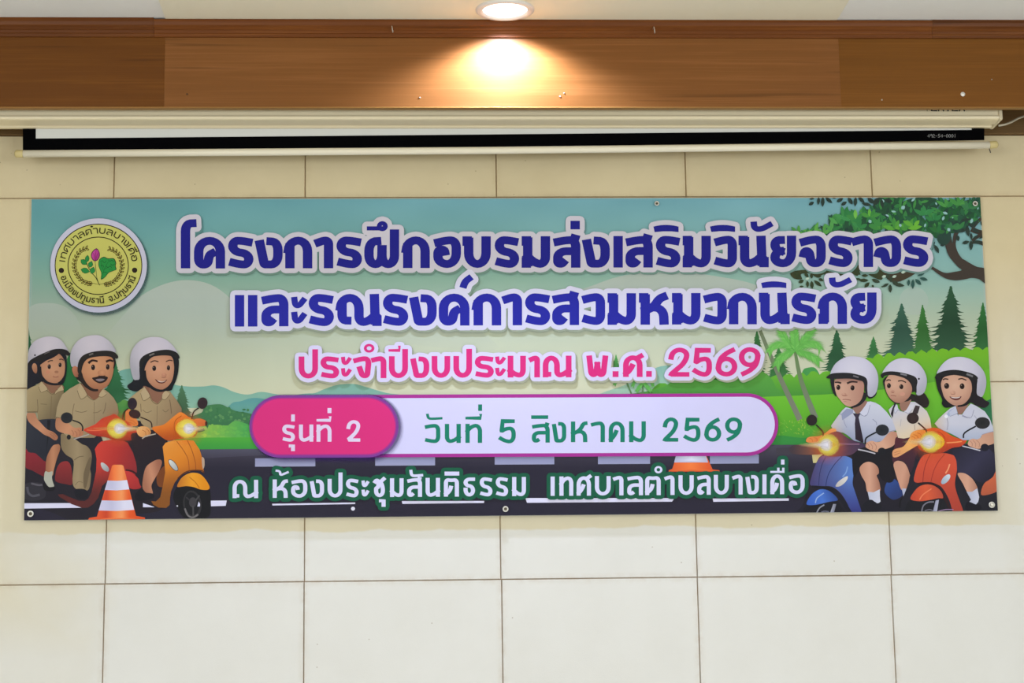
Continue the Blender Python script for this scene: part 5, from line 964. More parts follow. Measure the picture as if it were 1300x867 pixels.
# ---- lettering: every glyph is a set of strokes in a unit box (x right, y up), rounded at the corners
bk1 = [(0, 1), (0, .93)]          # the small beak of the bold display face
GL = {
 'ก': [[(-.02, .62), (0, 1), (1, 1), (1, 0)], [(.05, 0), (.05, .72)]],
 'า': [[(.02, .93), (.4, 1), (1, 1), (1, 0)]],
 'ร': [[(.95, .95), (.62, 1), (0, 1), (0, .54), (1, .46), (1, 0), (.4, 0), (.06, .07)]],
 'ง': [[(.02, .86), (.25, 0, .04), (1, 0), (1, 1), (.62, .97)]],
 'ค': [[(1, 0), (1, 1), (0, 1), (0, 0), (.4, 0, .1), (.5, .42), (.6, .46)]],
 'ฝ': [[(.3, .97), (0, 1), (0, 0), (.5, 0), (.51, .64)], [(.51, .64), (.51, 0), (1, 0), (1, 1.3)]],
 'ึ': [[(0, .2), (.45, .2)]],
 'อ': [[(.04, .92), (.4, 1), (1, 1), (1, 0), (0, 0), (0, .62), (.36, .6), (.36, .52)]],
 'บ': [bk1, [(.08, .95), (.08, 0), (1, 0), (1, 1)]],
 'ม': [bk1, [(.07, .95), (.07, .06)], [(0, 0), (0, .1)], [(.09, .3), (.45, 0), (1, 0), (1, 1)]],
 'น': [bk1, [(.07, .95), (.07, 0), (.5, 0), (.86, .28)], [(.86, 1), (.9, .06)], [(1, 0), (1, .1)]],
 'ล': [[(.02, .93), (.45, 1), (1, 1), (1, 0)], [(1, .53), (0, .53), (0, 0), (.24, 0), (.27, .04)]],
 'ส': [[(.02, .93), (.45, 1), (1, 1), (1, 0)], [(1, .53), (0, .53), (0, 0), (.24, 0), (.27, .04)], [(.9, .96), (.94, 1.07)]],
 'เ': [[(0, 0), (0, 1)]],
 'โ': [[(0, 0), (0, 1, .2), (1, .98)]],
 'ว': [[(.03, .93), (.4, 1), (1, 1), (1, 0), (.4, 0), (.05, .07)]],
 'ย': [[(.32, .98), (0, 1), (0, .56), (.3, .52)], [(.3, .5), (0, .48), (0, 0), (1, 0), (1, 1)]],
 'จ': [[(.03, .91), (.4, 1), (1, 1), (1, 0), (.44, 0, .1), (.3, .5), (.04, .52), (.02, .4)]],
 'ะ': [[(.02, .98), (.1, .72), (.55, .7), (1, .94)], [(.02, .32), (.1, .04), (.55, .02), (1, .27)]],
 'ณ': [[(-.01, .62), (0, 1), (.5, 1), (.5, 0), (.74, 0), (.95, .28)], [(.03, .7), (.03, .03), (.16, .06)], [(.93, 1), (.95, .06)], [(1, 0), (1, .1)]],
 'ห': [bk1, [(.08, .95), (.08, 0)], [(.1, .44), (.5, .55), (.76, .95), (.95, 1)], [(.4, .55), (.97, .62), (1, 0)]],
 'ภ': [[(-.02, .62), (0, 1), (1, 1), (1, 0)], [(.06, .72), (.06, .06)], [(0, 0), (0, .1)]],
 'ั': [[(0, .95), (.02, .1), (.5, 0), (1, .85)]],
 '์': [[(0, 0), (.1, .45), (.9, 1)]],
 # plain grotesque face of the smaller lines
 'ก2': [[(0, .0), (0, 1), (1, 1), (1, 0)]],
 'บ2': [[(0, 1), (0, 0), (1, 0), (1, 1)]],
 'ป2': [[(0, 1), (0, 0), (1, 0), (1, 1.42)]],
 'ม2': [[(.02, 1), (.02, 0)], [(.02, .26), (.4, 0), (1, 0), (1, 1)]],
 'น2': [[(.02, 1), (.02, 0), (.55, 0), (.97, .26)], [(.97, 1), (.97, 0)]],
 'ห2': [[(0, 1), (0, 0)], [(0, .4), (.5, .5), (.85, 1), (1, 1)], [(.4, .5), (.96, .6), (.98, 0)]],
 'ท2': [[(0, 1), (0, 0)], [(0, .66), (.3, 1), (1, 1), (1, 0)]],
 'ค2': [[(1, 0), (1, 1), (0, 1), (0, 0)], [(.02, .06), (.36, .3), (.44, .5)]],
 'ด2': [[(1, 0), (1, 1), (0, 1), (0, 0)], [(.02, .06), (.4, .2), (.44, .48)]],
 'ต2': [[(0, 0), (0, 1), (.48, .92), (1, 1), (1, 0)], [(.02, .06), (.4, .2), (.44, .48)]],
 'ศ2': [[(1, 0), (1, 1), (0, 1), (0, 0)], [(.02, .06), (.36, .3), (.44, .5)], [(.8, .97), (1.06, 1.1)]],
 'พ2': [[(0, 1), (.12, 0), (.4, 0), (.5, .62)], [(.5, .62), (.6, 0), (.88, 0), (1, 1)]],
 'ณ2': [[(0, .0), (0, 1), (.48, 1), (.48, 0), (.72, 0), (.97, .26)], [(.97, 1), (.97, 0)], [(0, .04), (.12, .04)]],
 'ช2': [[(0, .9), (.1, 1), (.42, .96), (.38, .5), (.1, .5), (.14, 0), (.96, 0), (.98, .66), (.7, .86)], [(.7, .9), (1.06, 1.08)]],
 'ธ2': [[(1, 1), (0, 1), (0, .58), (1, .56), (1, 0), (0, 0), (0, .34)]],
 'จ2': [[(.03, .9), (.4, 1), (1, 1), (.86, 0, .1), (.5, 0, .1), (.32, .42)]],
 'ุ': [[(0, 1), (1, 1, 0), (1, 0)]],
 'ี': [[(0, 0), (1, 0, 0), (1, .9)]],
 'ื': [[(0, 0), (1, 0)], [(.58, 0), (.58, .9)], [(1, 0), (1, .9)]],
 '้': [[(0, 1), (.34, .9), (.3, .1), (1, .7)]],
 'ั2': [[(0, 1), (.05, .05), (.4, 0), (1, .12)]],
 '2': [[(.02, .7), (.05, 1), (1, 1.02), (1, .55), (.0, .0, .02), (1, 0)]],
 '5': [[(.92, 1), (.14, 1, 0), (.06, .5, .03), (.35, .62), (1, .66), (1, -.02), (.3, 0), (0, .14)]],
 '6': [[(.86, .98), (.35, .82), (0, .5), (0, 0), (1, 0), (1, .62), (0, .64), (0, .3)]],
 '9': [[(.14, .02), (.65, .18), (1, .5), (1, 1), (0, 1), (0, .38), (1, .36), (1, .7)]],
}
CON = .84            # horizontal strokes are thinner than the stems
def round_path(P, H, n=6, lim=.34):
    """polyline with rounded corners; third value of a point limits its radius (in glyph heights)"""
    pts = [(p[0], p[1]) for p in P]; out = [pts[0]]
    for i in range(1, len(pts)-1):
        a, b, c = pts[i-1], pts[i], pts[i+1]
        la, lc = math.dist(a, b), math.dist(b, c)
        ra = la if i == 1 else la/2; rc = lc if i == len(pts)-2 else lc/2
        rm = min(ra, rc)*1.35; ra, rc = min(ra, rm, lim*H), min(rc, rm, lim*H)
        if len(P[i]) > 2: ra, rc = min(ra, P[i][2]*H), min(rc, P[i][2]*H)
        ra *= .999; rc *= .999
        if ra < .05 or rc < .05: out.append(b); continue
        A = (b[0]+(a[0]-b[0])*ra/la, b[1]+(a[1]-b[1])*ra/la); Cc = (b[0]+(c[0]-b[0])*rc/lc, b[1]+(c[1]-b[1])*rc/lc)
        k = .56; h1 = (A[0]+(b[0]-A[0])*k, A[1]+(b[1]-A[1])*k); h2 = (Cc[0]+(b[0]-Cc[0])*k, Cc[1]+(b[1]-Cc[1])*k)
        for j in range(n+1):
            t = j/n; u = 1-t
            out.append((u**3*A[0]+3*u*u*t*h1[0]+3*u*t*t*h2[0]+t**3*Cc[0], u**3*A[1]+3*u*u*t*h1[1]+3*u*t*t*h2[1]+t**3*Cc[1]))
    out.append(pts[-1]); o2 = [out[0]]
    for p in out[1:]:
        if math.dist(p, o2[-1]) > .3: o2.append(p)
    return o2
def glyph_paths(ch, x0, x1, yt, yb, w):
    H = yb-yt; W_ = x1-x0
    if ch in ('ิ', '่', '.'): return [('poly', [(x0, yt), (x1, yt), (x1, yb), (x0, yb)])]
    if ch == 'ิ~': return [('poly', [(x0+W_*t, yt+H*.24*(2*t-1)**2) for t in [k/10 for k in range(11)]]+[(x1, yb), (x0+W_*.72, yb-H*.10), (x0+W_*.4, yb-H*.10), (x0+W_*.05, yb)])]
    if ch == 'ํ': return [('ring', ell((x0+x1)/2, (yt+yb)/2, (W_-w)/2, (H-w)/2, 0, 18))]
    if ch == 'ึ':
        r = H/2-w/2; return [('path', [(x0, yb-H*.30), (x0+W_*.62, yb-H*.30)]), ('ring', ell(x1-H/2, (yt+yb)/2, r, r, 0, 18))]
    fx = lambda g: (x0+x1)/2 if W_ <= w else x0+w/2+g*(W_-w)
    wc = w*CON; fy = lambda g: yb-wc/2-g*(H-wc)
    return [('path', round_path([(fx(p[0]), fy(p[1]))+tuple(p[2:]) for p in s], H)) for s in GL[ch]]
def ribbon(P, w, cap=True):
    P = list(P)
    if cap:
        def ext(a, b):
            l = math.dist(a, b) or 1; return (b[0]+(b[0]-a[0])/l*w/2, b[1]+(b[1]-a[1])/l*w/2*CON)
        P[0] = ext(P[1], P[0]); P[-1] = ext(P[-2], P[-1])
    return P
def seg_quads(P, w, closed=False):
    """one outline per smooth run of the stroke (four-sided pieces sharing mitred edges)"""
    n = len(P); nr = []
    for i in range(n):
        a = P[(i-1) % n] if closed else P[max(i-1, 0)]; b = P[(i+1) % n] if closed else P[min(i+1, n-1)]
        dx, dy = b[0]-a[0], b[1]-a[1]; l = math.hypot(dx, dy) or 1; nx, ny = -dy/l, dx/l; m = 1.0
        if closed or 0 < i < n-1:
            e = (b[0]-P[i][0], b[1]-P[i][1]); le = math.hypot(*e) or 1; m = 1/max(.72, abs(nx*-e[1]/le+ny*e[0]/le))
        nr.append((nx*m, ny*m*CON))
    out = []
    for i in range(n if closed else n-1):
        j = (i+1) % n; h = w/2
        out.append([(P[i][0]+nr[i][0]*h, P[i][1]+nr[i][1]*h), (P[j][0]+nr[j][0]*h, P[j][1]+nr[j][1]*h), (P[j][0]-nr[j][0]*h, P[j][1]-nr[j][1]*h), (P[i][0]-nr[i][0]*h, P[i][1]-nr[i][1]*h)])
    return out
def fat(q, r):
    """outline grown by r with round corners"""
    pts = [(p[0]+r*math.cos(t), p[1]+r*math.sin(t)) for p in q for t in [2*math.pi*k/12 for k in range(12)]]
    pts = sorted(set(pts)); 
    def half(ps):
        h_ = []
        for p in ps:
            while len(h_) > 1 and (h_[-1][0]-h_[-2][0])*(p[1]-h_[-2][1])-(h_[-1][1]-h_[-2][1])*(p[0]-h_[-2][0]) <= 0: h_.pop()
            h_.append(p)
        return h_
    return half(pts)[:-1]+half(pts[::-1])[:-1]
def lettering(items, w, yt, yb, ink, halo=None, hr=0, shadow=None, label=None, ws={}, hang=.0):
    """items: (glyph, x0, x1[, ytop, ybottom[, width]])"""
    body = []
    for it in items:
        ch, x0, x1 = it[:3]; a, b_ = (it[3], it[4]) if len(it) > 4 else (yt(x0) if callable(yt) else yt, yb(x0) if callable(yb) else yb)
        ww = it[5] if len(it) > 5 else w; g = []
        for kind, P in glyph_paths(ch, x0, x1, a, b_, ww):
            if kind == 'poly': g.append(P)
            elif kind == 'ring': g += seg_quads(P, ww, True)
            else: g += seg_quads(ribbon(P, ww), ww)
        body.append(g)
    objs = []
    if shadow:
        objs.append(prt('lettering_shadow', [(Union([[(x+1.3, y+2.2) for x, y in fat(q, hr+.5)] for q in g]), shadow) for g in body], None, None, 4e-6))
    if halo: objs.append(prt('lettering_outline', [(Union([fat(q, hr) for q in g]), halo) for g in body], None, None, 4e-6))
    o = prt('lettering', [(Union(g), ink) for g in body], None, label, 3e-6)
    for p in objs: adopt(p, o)
    return o
shd = lambda x, y: tuple(v*.80 for v in sky(x, y))
y1t = lambda x: 301.2-(x-250)*.0021; y1b = lambda x: 341.4-(x-250)*.0023
lettering([('โ', 229.8, 249.8, 277.9, 341.2), ('ค', 246.5, 286), ('ร', 289.8, 322), ('ง', 324, 359), ('ก', 361, 396.6), ('า', 399, 423.2), ('ร', 427.2, 459.6),
    ('ฝ', 462.5, 506.8), ('ึ', 468.8, 492.3, 280.8, 294.6, 6.2), ('ก', 510.5, 545.7), ('อ', 550, 585.2), ('บ', 587, 623), ('ร', 627.9, 659), ('ม', 662.1, 698.3),
    ('ส', 702, 736.7), ('่', 724, 736, 280.8, 291.7), ('ง', 739, 774), ('เ', 778.5, 790.7), ('ส', 793.8, 828.5), ('ร', 832.3, 863.5), ('ิ~', 829.2, 861.2, 286, 295.2), ('ม', 866.3, 902.1),
    ('ว', 906, 935.3), ('ิ~', 901, 932.9, 286, 295), ('น', 937.1, 975.6), ('ั', 952.5, 980.4, 281.5, 295.2, 8.4), ('ย', 977.5, 1010.4), ('จ', 1014, 1047.9), ('ร', 1051.2, 1081.9),
    ('า', 1080.2, 1107.9), ('จ', 1108.8, 1143.5), ('ร', 1145.8, 1178)], 12.0, y1t, y1b, (30, 30, 128), (194, 189, 200), 6.1, shd, 'bold navy lettering with a white outline, upper title line')
y2t = lambda x: 374.0-(x-300)*.0029; y2b = lambda x: 414.8-(x-300)*.0042
lettering([('เ', 298.3, 310.6, 375, 415), ('เ', 315, 327.4, 375, 415), ('ล', 332, 366.4), ('ะ', 369.8, 389, 376.8, 412.2, 8), ('ร', 392, 424), ('ณ', 427, 484.6), ('ร', 486.2, 518.3), ('ง', 519.8, 554.4),
    ('ค', 557, 596), ('์', 584.2, 600.4, 350.4, 366.2, 9.5), ('ก', 599.8, 636.2), ('า', 637.3, 662.7), ('ร', 666.5, 698.3), ('ส', 700.8, 735), ('ว', 738.3, 768), ('ม', 771, 807.1), ('ห', 810.8, 848.6),
    ('ม', 852.7, 889), ('ว', 892.5, 922.4), ('ก', 923.8, 960.4), ('น', 962.9, 1002.2), ('ิ~', 965.8, 997.9, 357.6, 366.3), ('ร', 1004.2, 1035.9), ('ภ', 1038.6, 1074.8), ('ั', 1052, 1080, 352.6, 365.8, 8.4), ('ย', 1079, 1112.3)],
    12.0, y2t, y2b, (36, 38, 148), (204, 201, 220), 6.1, shd, 'bold navy lettering with a white outline, lower title line')
PK = (216, 48, 124)
y3t = lambda x: 453.0-(x-380)*.0036; y3b = lambda x: 480.9-(x-380)*.0048
lettering([('ป2', 379.3, 403.9), ('ร', 407, 430.7), ('ะ', 433, 446, 453, 479.2, 5.2), ('จ2', 448, 472.2), ('ํ', 462, 475.4, 436.7, 448.4, 3.6), ('า', 471, 490.6), ('ป2', 493.8, 518), ('ี', 493.2, 508.8, 438.8, 446.8, 3.6), ('ง', 521, 545),
    ('บ2', 548, 571.5), ('ป2', 575.5, 599.2), ('ร', 602.7, 626.8), ('ะ', 628.5, 641.6, 452.6, 478.6, 5.2), ('ม2', 644, 667.5), ('า', 671, 685.4), ('ณ2', 688.8, 726.3), ('พ2', 744.4, 771.7), ('.', 777.4, 785, 471.6, 479), ('ศ2', 790.7, 815.5), ('.', 820, 827.2, 471.4, 478.8),
    ('2', 848, 874.9, 442, 478.6, 7.0), ('5', 878.9, 903.5, 442.2, 478.4, 7.0), ('6', 908.2, 935.7, 441.5, 478.4, 7.0), ('9', 937.5, 965, 441.2, 478.2, 7.0)],
    7.3, y3t, y3b, PK, (212, 205, 234), 5.0, shd, 'bright pink lettering with a white outline')
# ---- date pill
def pill(x0, x1, yt0, yt1, yb0, yb1, inset):
    x0 += inset; x1 -= inset; P = []
    f = lambda x: (yt0+(yt1-yt0)*(x-x0)/(x1-x0)+inset, yb0+(yb1-yb0)*(x-x0)/(x1-x0)-inset)
    r = (yb0-yt0)/2-inset; cxl = x0+r; cxr = x1-r; cy0 = sum(f(cxl))/2; cy1 = sum(f(cxr))/2
    P += [(cxl+r*math.cos(t), cy0+r*math.sin(t)) for t in [math.pi/2+math.pi*k/24 for k in range(25)]]
    P += [(cxr+r*math.cos(t), cy1+r*math.sin(t)) for t in [-math.pi/2+math.pi*k/24 for k in range(25)]]
    return P
sh2 = G((0, 495), (0, 586), (160, 166, 130), (120, 134, 100), (40, 38, 48), (34, 32, 42))
white_pill = prt('date_panel', [(pill(317, 987.6, 502.2, 499.6, 581.6, 578.8, 0), (168, 52, 146)), (pill(317, 987.6, 502.2, 499.6, 581.6, 578.8, 4.4), (213, 209, 244))], None, 'long white pill panel with a magenta border')
prt('panel_shadow', [(pill(320+r*.5, 507.8+r*.5, 502.6+r*.3, 502.3+r*.3, 582+r, 581.6+r, -r), (60, 30, 110, a), 99) for r, a in ((3.4, .10), (2.4, .14), (1.4, .2), (.6, .3))], white_pill, None, 1e-5, True)
pk = prt('group_panel', [(pill(316.7, 506, 502.4, 501.8, 581.6, 580.8, 0), (128, 62, 148)), (pill(316.7, 506, 502.4, 501.8, 581.6, 580.8, 3.0), (178, 52, 136)), (pill(316.7, 506, 502.4, 501.8, 581.6, 580.8, 4.6), (218, 50, 124))], None, 'pink pill panel')
lettering([('ร', 358.5, 374.6), ('่', 369.8, 374.5, 526.5, 535.4), ('ุ', 366.8, 374.6, 564.4, 573), ('น2', 379.5, 398.3), ('ท2', 402, 421), ('ี', 402, 421, 528.5, 535.4, 3.6), ('่', 415.9, 420.9, 518.4, 524.8), ('2', 439.8, 457.4, 534, 561)],
    4.9, 539.3, 561, (226, 208, 236), None, 0, None, 'white lettering on the pink panel')
GRN = (28, 126, 102)
y5t = lambda x: 538.5-(x-540)*.0022; y5b = lambda x: 562.8-(x-540)*.0042
lettering([('ว', 538.9, 559), ('ั2', 541, 561.7, 525.6, 533.5, 3.6), ('น2', 564.4, 585.4), ('ท2', 590.8, 612), ('ี', 590.8, 612, 525.4, 532.8, 4.0), ('่', 607, 612, 513.8, 522), ('5', 633, 654.7, 532.7, 562.9, 5.6),
    ('ส', 675, 697.8), ('ิ', 674.2, 695.8, 527.6, 532.2), ('ง', 700.4, 718.7, 535.4, 562.2), ('ห2', 724.6, 745.7, 535.4, 561.6), ('า', 749.6, 767.7, 535.4, 561.6), ('ค2', 772.5, 792.8, 535.4, 561.6), ('ม2', 798, 819.6, 535.2, 561.6),
    ('2', 841, 860.7, 530.5, 561, 5.6), ('5', 867.6, 888.9, 530.8, 561, 5.6), ('6', 893.7, 915.3, 530.6, 561, 5.6), ('9', 920, 941.7, 530.2, 560.8, 5.6)], 5.5, y5t, y5b, GRN, None, 0, None, 'green lettering on the white panel')
# ---- place line at the foot
y6t = lambda x: 609.4-(x-300)*.0103; y6b = lambda x: 632.6-(x-300)*.0073
lettering([('ณ2', 295.5, 328.8), ('ห2', 346.4, 365.7), ('้', 350, 366.8, 596.5, 606, 3.2), ('อ', 369.7, 390.3), ('ง', 393.4, 411.5), ('ป2', 416, 435), ('ร', 439.3, 455.4), ('ะ', 459, 468.6, 610, 631, 4.2), ('ช2', 473.8, 489), ('ุ', 481.2, 489.6, 633.8, 643.6),
    ('ม2', 494.9, 512.4), ('ส', 516.8, 535.8), ('ั2', 519.7, 537.2, 596.7, 606, 4.0), ('น2', 540, 559), ('ต2', 563.5, 582.6), ('ิ', 564.4, 583, 599, 604), ('ธ2', 588.4, 603), ('ร', 608.9, 625), ('ร', 629.3, 644.9), ('ม2', 649.8, 667.5),
    ('เ', 698.8, 704.6), ('ท2', 710, 727.6), ('ศ2', 731.8, 750), ('บ2', 755, 775), ('า', 777.7, 791.2), ('ล', 796, 816), ('ต2', 818.7, 838.5), ('ํ', 830.4, 840.6, 591.8, 601.4, 2.8), ('า', 843, 856), ('บ2', 861, 880.3), ('ล', 884.7, 902), ('บ2', 905.8, 924.8),
    ('า', 929, 942.4), ('ง', 945.8, 962.8), ('เ', 967.4, 972.7), ('ด2', 977.4, 995), ('ื', 977.4, 995.4, 593.6, 600.6, 3.0), ('่', 991, 995.4, 583.8, 590), ('อ', 1000.8, 1021)],
    5.2, y6t, y6b, (216, 215, 246), (28, 92, 68), 5.0, None, 'white lettering with a dark green outline along the foot')
# ---- round emblem
EC = (125.5, 337.6)
for r, a in ((5, .10), (3.6, .14), (2.2, .2), (1, .28)):
    prt('emblem_shadow', [(ell(EC[0]+1.8, EC[1]+2.6, 61.2+r*.6, 59.6+r*.6, 0, 48), (50, 80, 90, a), 99)], None, None, 1e-5, True)
BKE = (44, 34, 22)
emb = prt('emblem', [(ell(125.6, 337.6, 61.3, 59.7, 0, 64), (188, 186, 204)), (ell(EC[0], EC[1], 55.6, 53.0, 0, 64), BKE), (ell(EC[0], EC[1], 54.4, 51.8, 0, 64), (188, 186, 98)),
    (ell(125.1, 338, 38.9, 37, 0, 56), BKE), (ell(125.1, 338, 37.7, 35.8, 0, 56), (188, 184, 96)), (ell(78.4, 343.9, 3.4, 3.4), (40, 30, 24)), (ell(171.3, 343.6, 3.4, 3.4), (40, 30, 24))], None, 'round yellow and white emblem with plants and a ring of lettering')
E_ = T(60, 275, 6.936); sh = []
for s, cx in ((1, 0), (-1, 0)):
    arc = [(350, 283), (300, 305), (262, 355), (242, 420), (250, 480), (280, 535), (320, 575), (372, 592), (405, 590)]
    if s < 0: arc = [(900-x+4, y+6) for x, y in arc]
    P = sl_(arc, 4)
    sh.append((line(E_(P), .6, False), (60, 44, 20)))
    for i in range(1, len(P)-1, 2):
        dx, dy = P[i+1][0]-P[i-1][0], P[i+1][1]-P[i-1][1]; l = math.hypot(dx, dy)
        for q in (-1, 1):
            a = math.degrees(math.atan2(-dy, -dx))+q*38; r = math.radians(a)
            c = E_([(P[i][0]+math.cos(r)*17, P[i][1]+math.sin(r)*17)])[0]
            sh.append((leaf(c[0], c[1], 5.4, 2.6, a), (40, 30, 16))); sh.append((leaf(c[0], c[1], 3.4, 1.0, a), (178, 166, 76)))
prt('wreath', sh, emb)
gd = (32, 62, 36); gl = (40, 128, 62)
sh = [stroke(E_, [(462, 605), (430, 540), (400, 505), (365, 450), (345, 400)], .9, (60, 70, 30)), stroke(E_, [(440, 545), (432, 470), (424, 390)], .6, (70, 90, 40)), stroke(E_, [(440, 545), (455, 590), (465, 610)], .8, (60, 60, 30)), stroke(E_, [(405, 590), (460, 600), (510, 590)], .5, (70, 56, 24))]
for cx, cy, l, w, a in ((325, 405, 62, 44, 40), (355, 375, 62, 34, -80), (385, 425, 56, 38, -70), (338, 480, 78, 46, 15), (402, 478, 60, 44, -70)):
    c = E_([(cx, cy)])[0]; sh += [(leaf(c[0], c[1], l/6.9+.8, w/6.9+.8, a), gd), (leaf(c[0], c[1], l/6.9-.2, w/6.9-.1, a), gl)]
kale = [(475, 555), (478, 500), (455, 440), (460, 385), (500, 358), (540, 372), (590, 372), (610, 410), (606, 440), (612, 470), (580, 485), (545, 500), (520, 530), (495, 552)]
sh += [(sm(E_(kale)), gd), (sm([(x+(133.5-x)*.07, y+(340-y)*.07) for x, y in E_(kale)]), (38, 132, 60)), stroke(E_, [(482, 545), (505, 470), (530, 420)], .6, (30, 96, 46)), stroke(E_, [(505, 470), (560, 440), (585, 430)], .5, (30, 96, 46)), stroke(E_, [(500, 480), (480, 430), (485, 400)], .5, (30, 96, 46)), stroke(E_, [(530, 420), (545, 395)], .5, (30, 96, 46)), stroke(E_, [(545, 470), (580, 465)], .5, (30, 96, 46))]+[stroke(E_, q, .55, (24, 74, 38)) for q in ([(470, 400), (490, 392), (505, 410), (522, 396)], [(540, 385), (556, 398), (572, 388), (588, 402)], [(560, 420), (580, 432), (598, 420)], [(475, 440), (492, 430), (500, 450)], [(520, 440), (540, 452), (556, 440), (570, 455)], [(490, 500), (510, 492), (530, 500)])]
prt('leaf_sprig', sh, emb, 'green leaves')
prt('lotus_bud', [(sm(E_([(436, 284), (462, 315), (466, 350), (450, 385), (425, 397), (402, 385), (388, 350), (398, 315)])), (70, 30, 60)), (sm(E_([(435, 292), (457, 318), (460, 350), (446, 380), (425, 391), (406, 380), (394, 350), (404, 318)])), G((116, 320), (127, 328), (188, 72, 150), (150, 46, 116))), stroke(E_, [(436, 292), (428, 340), (428, 390)], .4, (96, 30, 80)), stroke(E_, [(404, 325), (420, 350), (424, 390)], .4, (110, 36, 90)), stroke(E_, [(456, 325), (440, 350), (432, 390)], .4, (110, 36, 90))], emb, 'magenta lotus bud')
def arc_text(chars, a0, a1, rx, ry, h_, inward, w):
    """chars: (glyph, relative width, marks); set along the ring"""
    tot = sum(c[1] for c in chars); out = []; pos = 0
    sgn = 1
    for ch, wd, marks in chars:
        mid = pos+wd/2; t = math.radians(a0+(a1-a0)*mid/tot); pos += wd
        if ch == ' ': continue
        cx, cy = EC[0]+rx*math.cos(t), EC[1]-ry*math.sin(t)
        ux, uy = math.cos(t), -math.sin(t)                       # outward
        if inward: ux, uy = -ux, -uy
        rx_, ry_ = -uy, ux                                        # reading direction
        gw = abs(math.radians(a1-a0))/tot*wd*rx*.80
        todo = [(ch, -gw/2, gw/2, -h_/2 if ch != '.' else h_/2-1.3, h_/2)]+[(m, -gw/2+gw*p0, -gw/2+gw*p1, -h_/2+h_*q0, -h_/2+h_*q1) for m, p0, p1, q0, q1 in marks]
        for g, x0, x1, yt, yb in todo:
            for kind, P in glyph_paths(g, x0, x1, yt, yb, w):
                qs = [P] if kind == 'poly' else seg_quads(P, w, True) if kind == 'ring' else seg_quads(ribbon(P, w), w)
                for q in qs: out.append(([(cx+x*rx_-y*ux, cy+x*ry_-y*uy) for x, y in q], BKE))
    return out
ring = ('ํ', .35, .95, -.62, -.22); bar = ('ี', .05, .98, -.42, -.14); barr = ('ื', .05, .98, -.42, -.14); tick = ('่', .8, 1.0, -.66, -.46); low = ('ุ', .5, 1.0, 1.15, 1.5)
prt('emblem_lettering', arc_text([('เ', .42, []), ('ท2', 1, []), ('ศ2', 1, []), ('บ2', 1, []), ('า', .7, []), ('ล', 1, []), ('ต2', 1, []), ('า', .8, [('ํ', -.45, .1, -.42, -.12)]), ('บ2', 1, []), ('ล', 1, []), ('บ2', 1, []), ('า', .7, []), ('ง', .8, []), ('เ', .42, []), ('ด2', 1, [barr, tick]), ('อ', 1, [])], 174, 6, 46.2, 44.0, 7.4, False, 1.35)
    + arc_text([('อ', .9, []), ('.', .3, []), ('เ', .4, []), ('ม2', 1, [barr]), ('อ', .9, []), ('ง', .8, []), ('ป2', 1, []), ('ท2', 1, [low]), ('ม2', 1, []), ('ธ2', .8, []), ('า', .7, []), ('น2', 1, [bar]), (' ', .7, []), ('จ', .9, []), ('.', .3, []), ('ป2', 1, []), ('ท2', 1, [low]), ('ม2', 1, []), ('ธ2', .8, []), ('า', .7, []), ('น2', 1, [bar])], 197, 342, 47.2, 45.0, 6.8, True, 1.25), emb)
# ---- brass eyelets and the nails through them
eyem = mat('eyelet_metal', (.62, .60, .54), .35, .6)
def eyelet(px, py, rad=.0098):
    x, z = bp(px, py); y = Lay.y-.0002; bm = bmesh.new()
    add_lathe(bm, (x, 0, z), [(rad, y), (rad*.98, y-.0008), (rad*.82, y-.0016), (rad*.62, y-.0012), (rad*.5, y-.0002)], axis='Y', n=28)
    o = bm_obj('eyelet', bm, eyem, BAN, True)
    bm = bmesh.new(); rg = add_lathe(bm, (x, 0, z), [(rad*.5, y-.0003), (rad*.2, y-.00025)], axis='Y', n=20); bm.faces.new(rg[-1])
    bm_obj('eyelet_hole', bm, mat('eyelet_dark', (.10, .08, .05), .8), o)
    return x, y, z
eyelet(39.4, 652.6); eyelet(641.6, 646.6, .0092); eyelet(1237, 259.4, .0085); eyelet(833.4, 259.2, .0078)
x, y, z = eyelet(1258, 641.2)
bm = bmesh.new(); rg = add_lathe(bm, (x, 0, z), [(.0022, .004), (.0022, y-.004), (.0062, y-.0042), (.0056, y-.0056), (.002, y-.0064)], axis='Y', n=18); bm.faces.new(rg[-1])
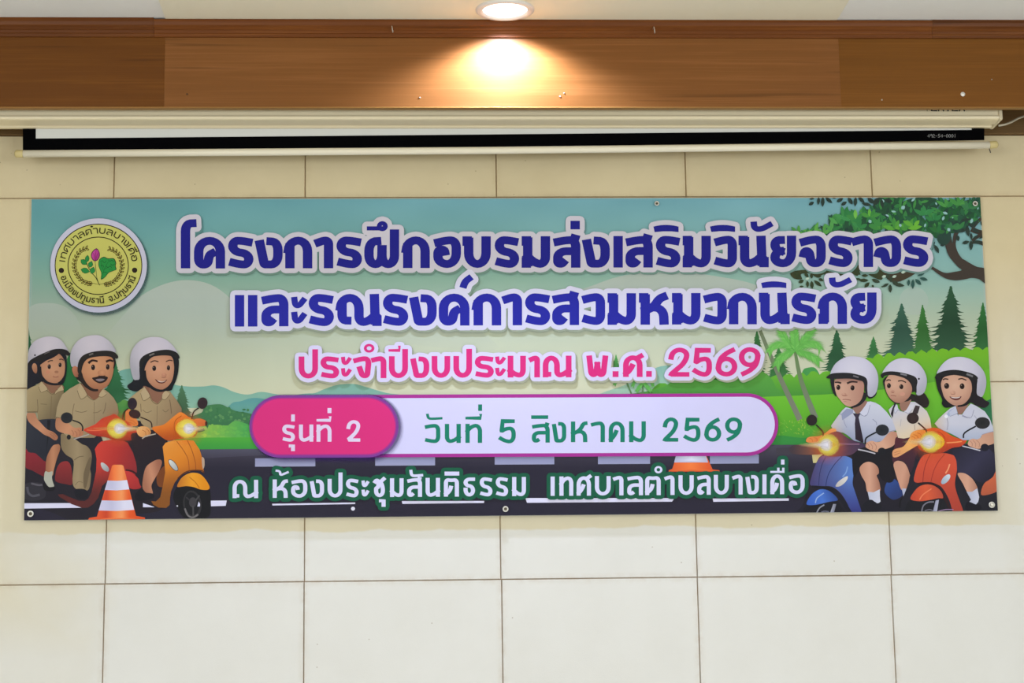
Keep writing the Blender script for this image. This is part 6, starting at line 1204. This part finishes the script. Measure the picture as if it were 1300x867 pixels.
tag(bm_obj('nail', bm, steel, None, True), 'shiny nail head holding the lower right corner eyelet of the banner', 'nail')
# ---- writing on the screen: maker's word on the case (its top hidden by the fascia) and the chalk number on the border
def flat_word(name, strokes, w, Y, m, parent):
    bm = bmesh.new()
    for i, P in enumerate(strokes):
        for j, q in enumerate(seg_quads(ribbon(P, w), w)):
            vs = []
            for px, py in q:
                v = atY(px, py, Y); vs.append(bm.verts.new((v.x, Y-2e-5*i-2e-6*j, v.z)))
            bm.faces.new(vs)
    o = bm_obj(name, bm, m, parent); return o
def word(chars, x0, wd, gap, yt, yb):
    D = {'V': [[(0, 1), (.5, 0), (1, 1)]], 'E': [[(1, 1), (0, 1), (0, 0), (1, 0)], [(0, .5), (.85, .5)]], 'R': [[(0, 0), (0, 1), (.9, .95), (.9, .55), (0, .5)], [(.45, .5), (1, 0)]], 'T': [[(0, 1), (1, 1)], [(.5, 1), (.5, 0)]], 'X': [[(0, 0), (1, 1)], [(0, 1), (1, 0)]],
         '4': [[(.7, 0), (.7, 1), (0, .35), (1, .35)]], '9': [[(.9, 0), (1, .7), (.6, 1), (.1, .8), (.3, .5), (.95, .65)]], '2': [[(0, .8), (.5, 1), (.9, .7), (0, 0), (1, 0)]], '-': [[(.1, .45), (.9, .45)]], '5': [[(.9, 1), (.2, 1), (.15, .55), (.8, .5), (.8, .1), (0, 0)]], '0': [[(.5, 1), (.05, .6), (.3, 0), (.8, .1), (.9, .7), (.5, 1)]], '1': [[(.5, 0), (.5, 1)]]}
    out = []; x = x0
    for c in chars:
        out += [[(x+p[0]*wd, yb+p[1]*(yt-yb)) for p in s] for s in D[c]]; x += wd+gap
    return out
flat_word('brand_lettering', word('VERTEX', 1174, 6.2, 2.6, 127.5, 140.6), 1.7, CY0+.0074, mat('lettering_black', (.02, .02, .02), .6), scr)['label'] = 'black lettering on the case, mostly hidden by the fascia'
tag(flat_word('handwritten_number', word('492-54-0001', 1177.5, 2.7, .65, 170.4, 174.4), .42, SY-.0018, mat('chalk_white', (.34, .34, .34), .9), bd), 'thin white handwritten number')
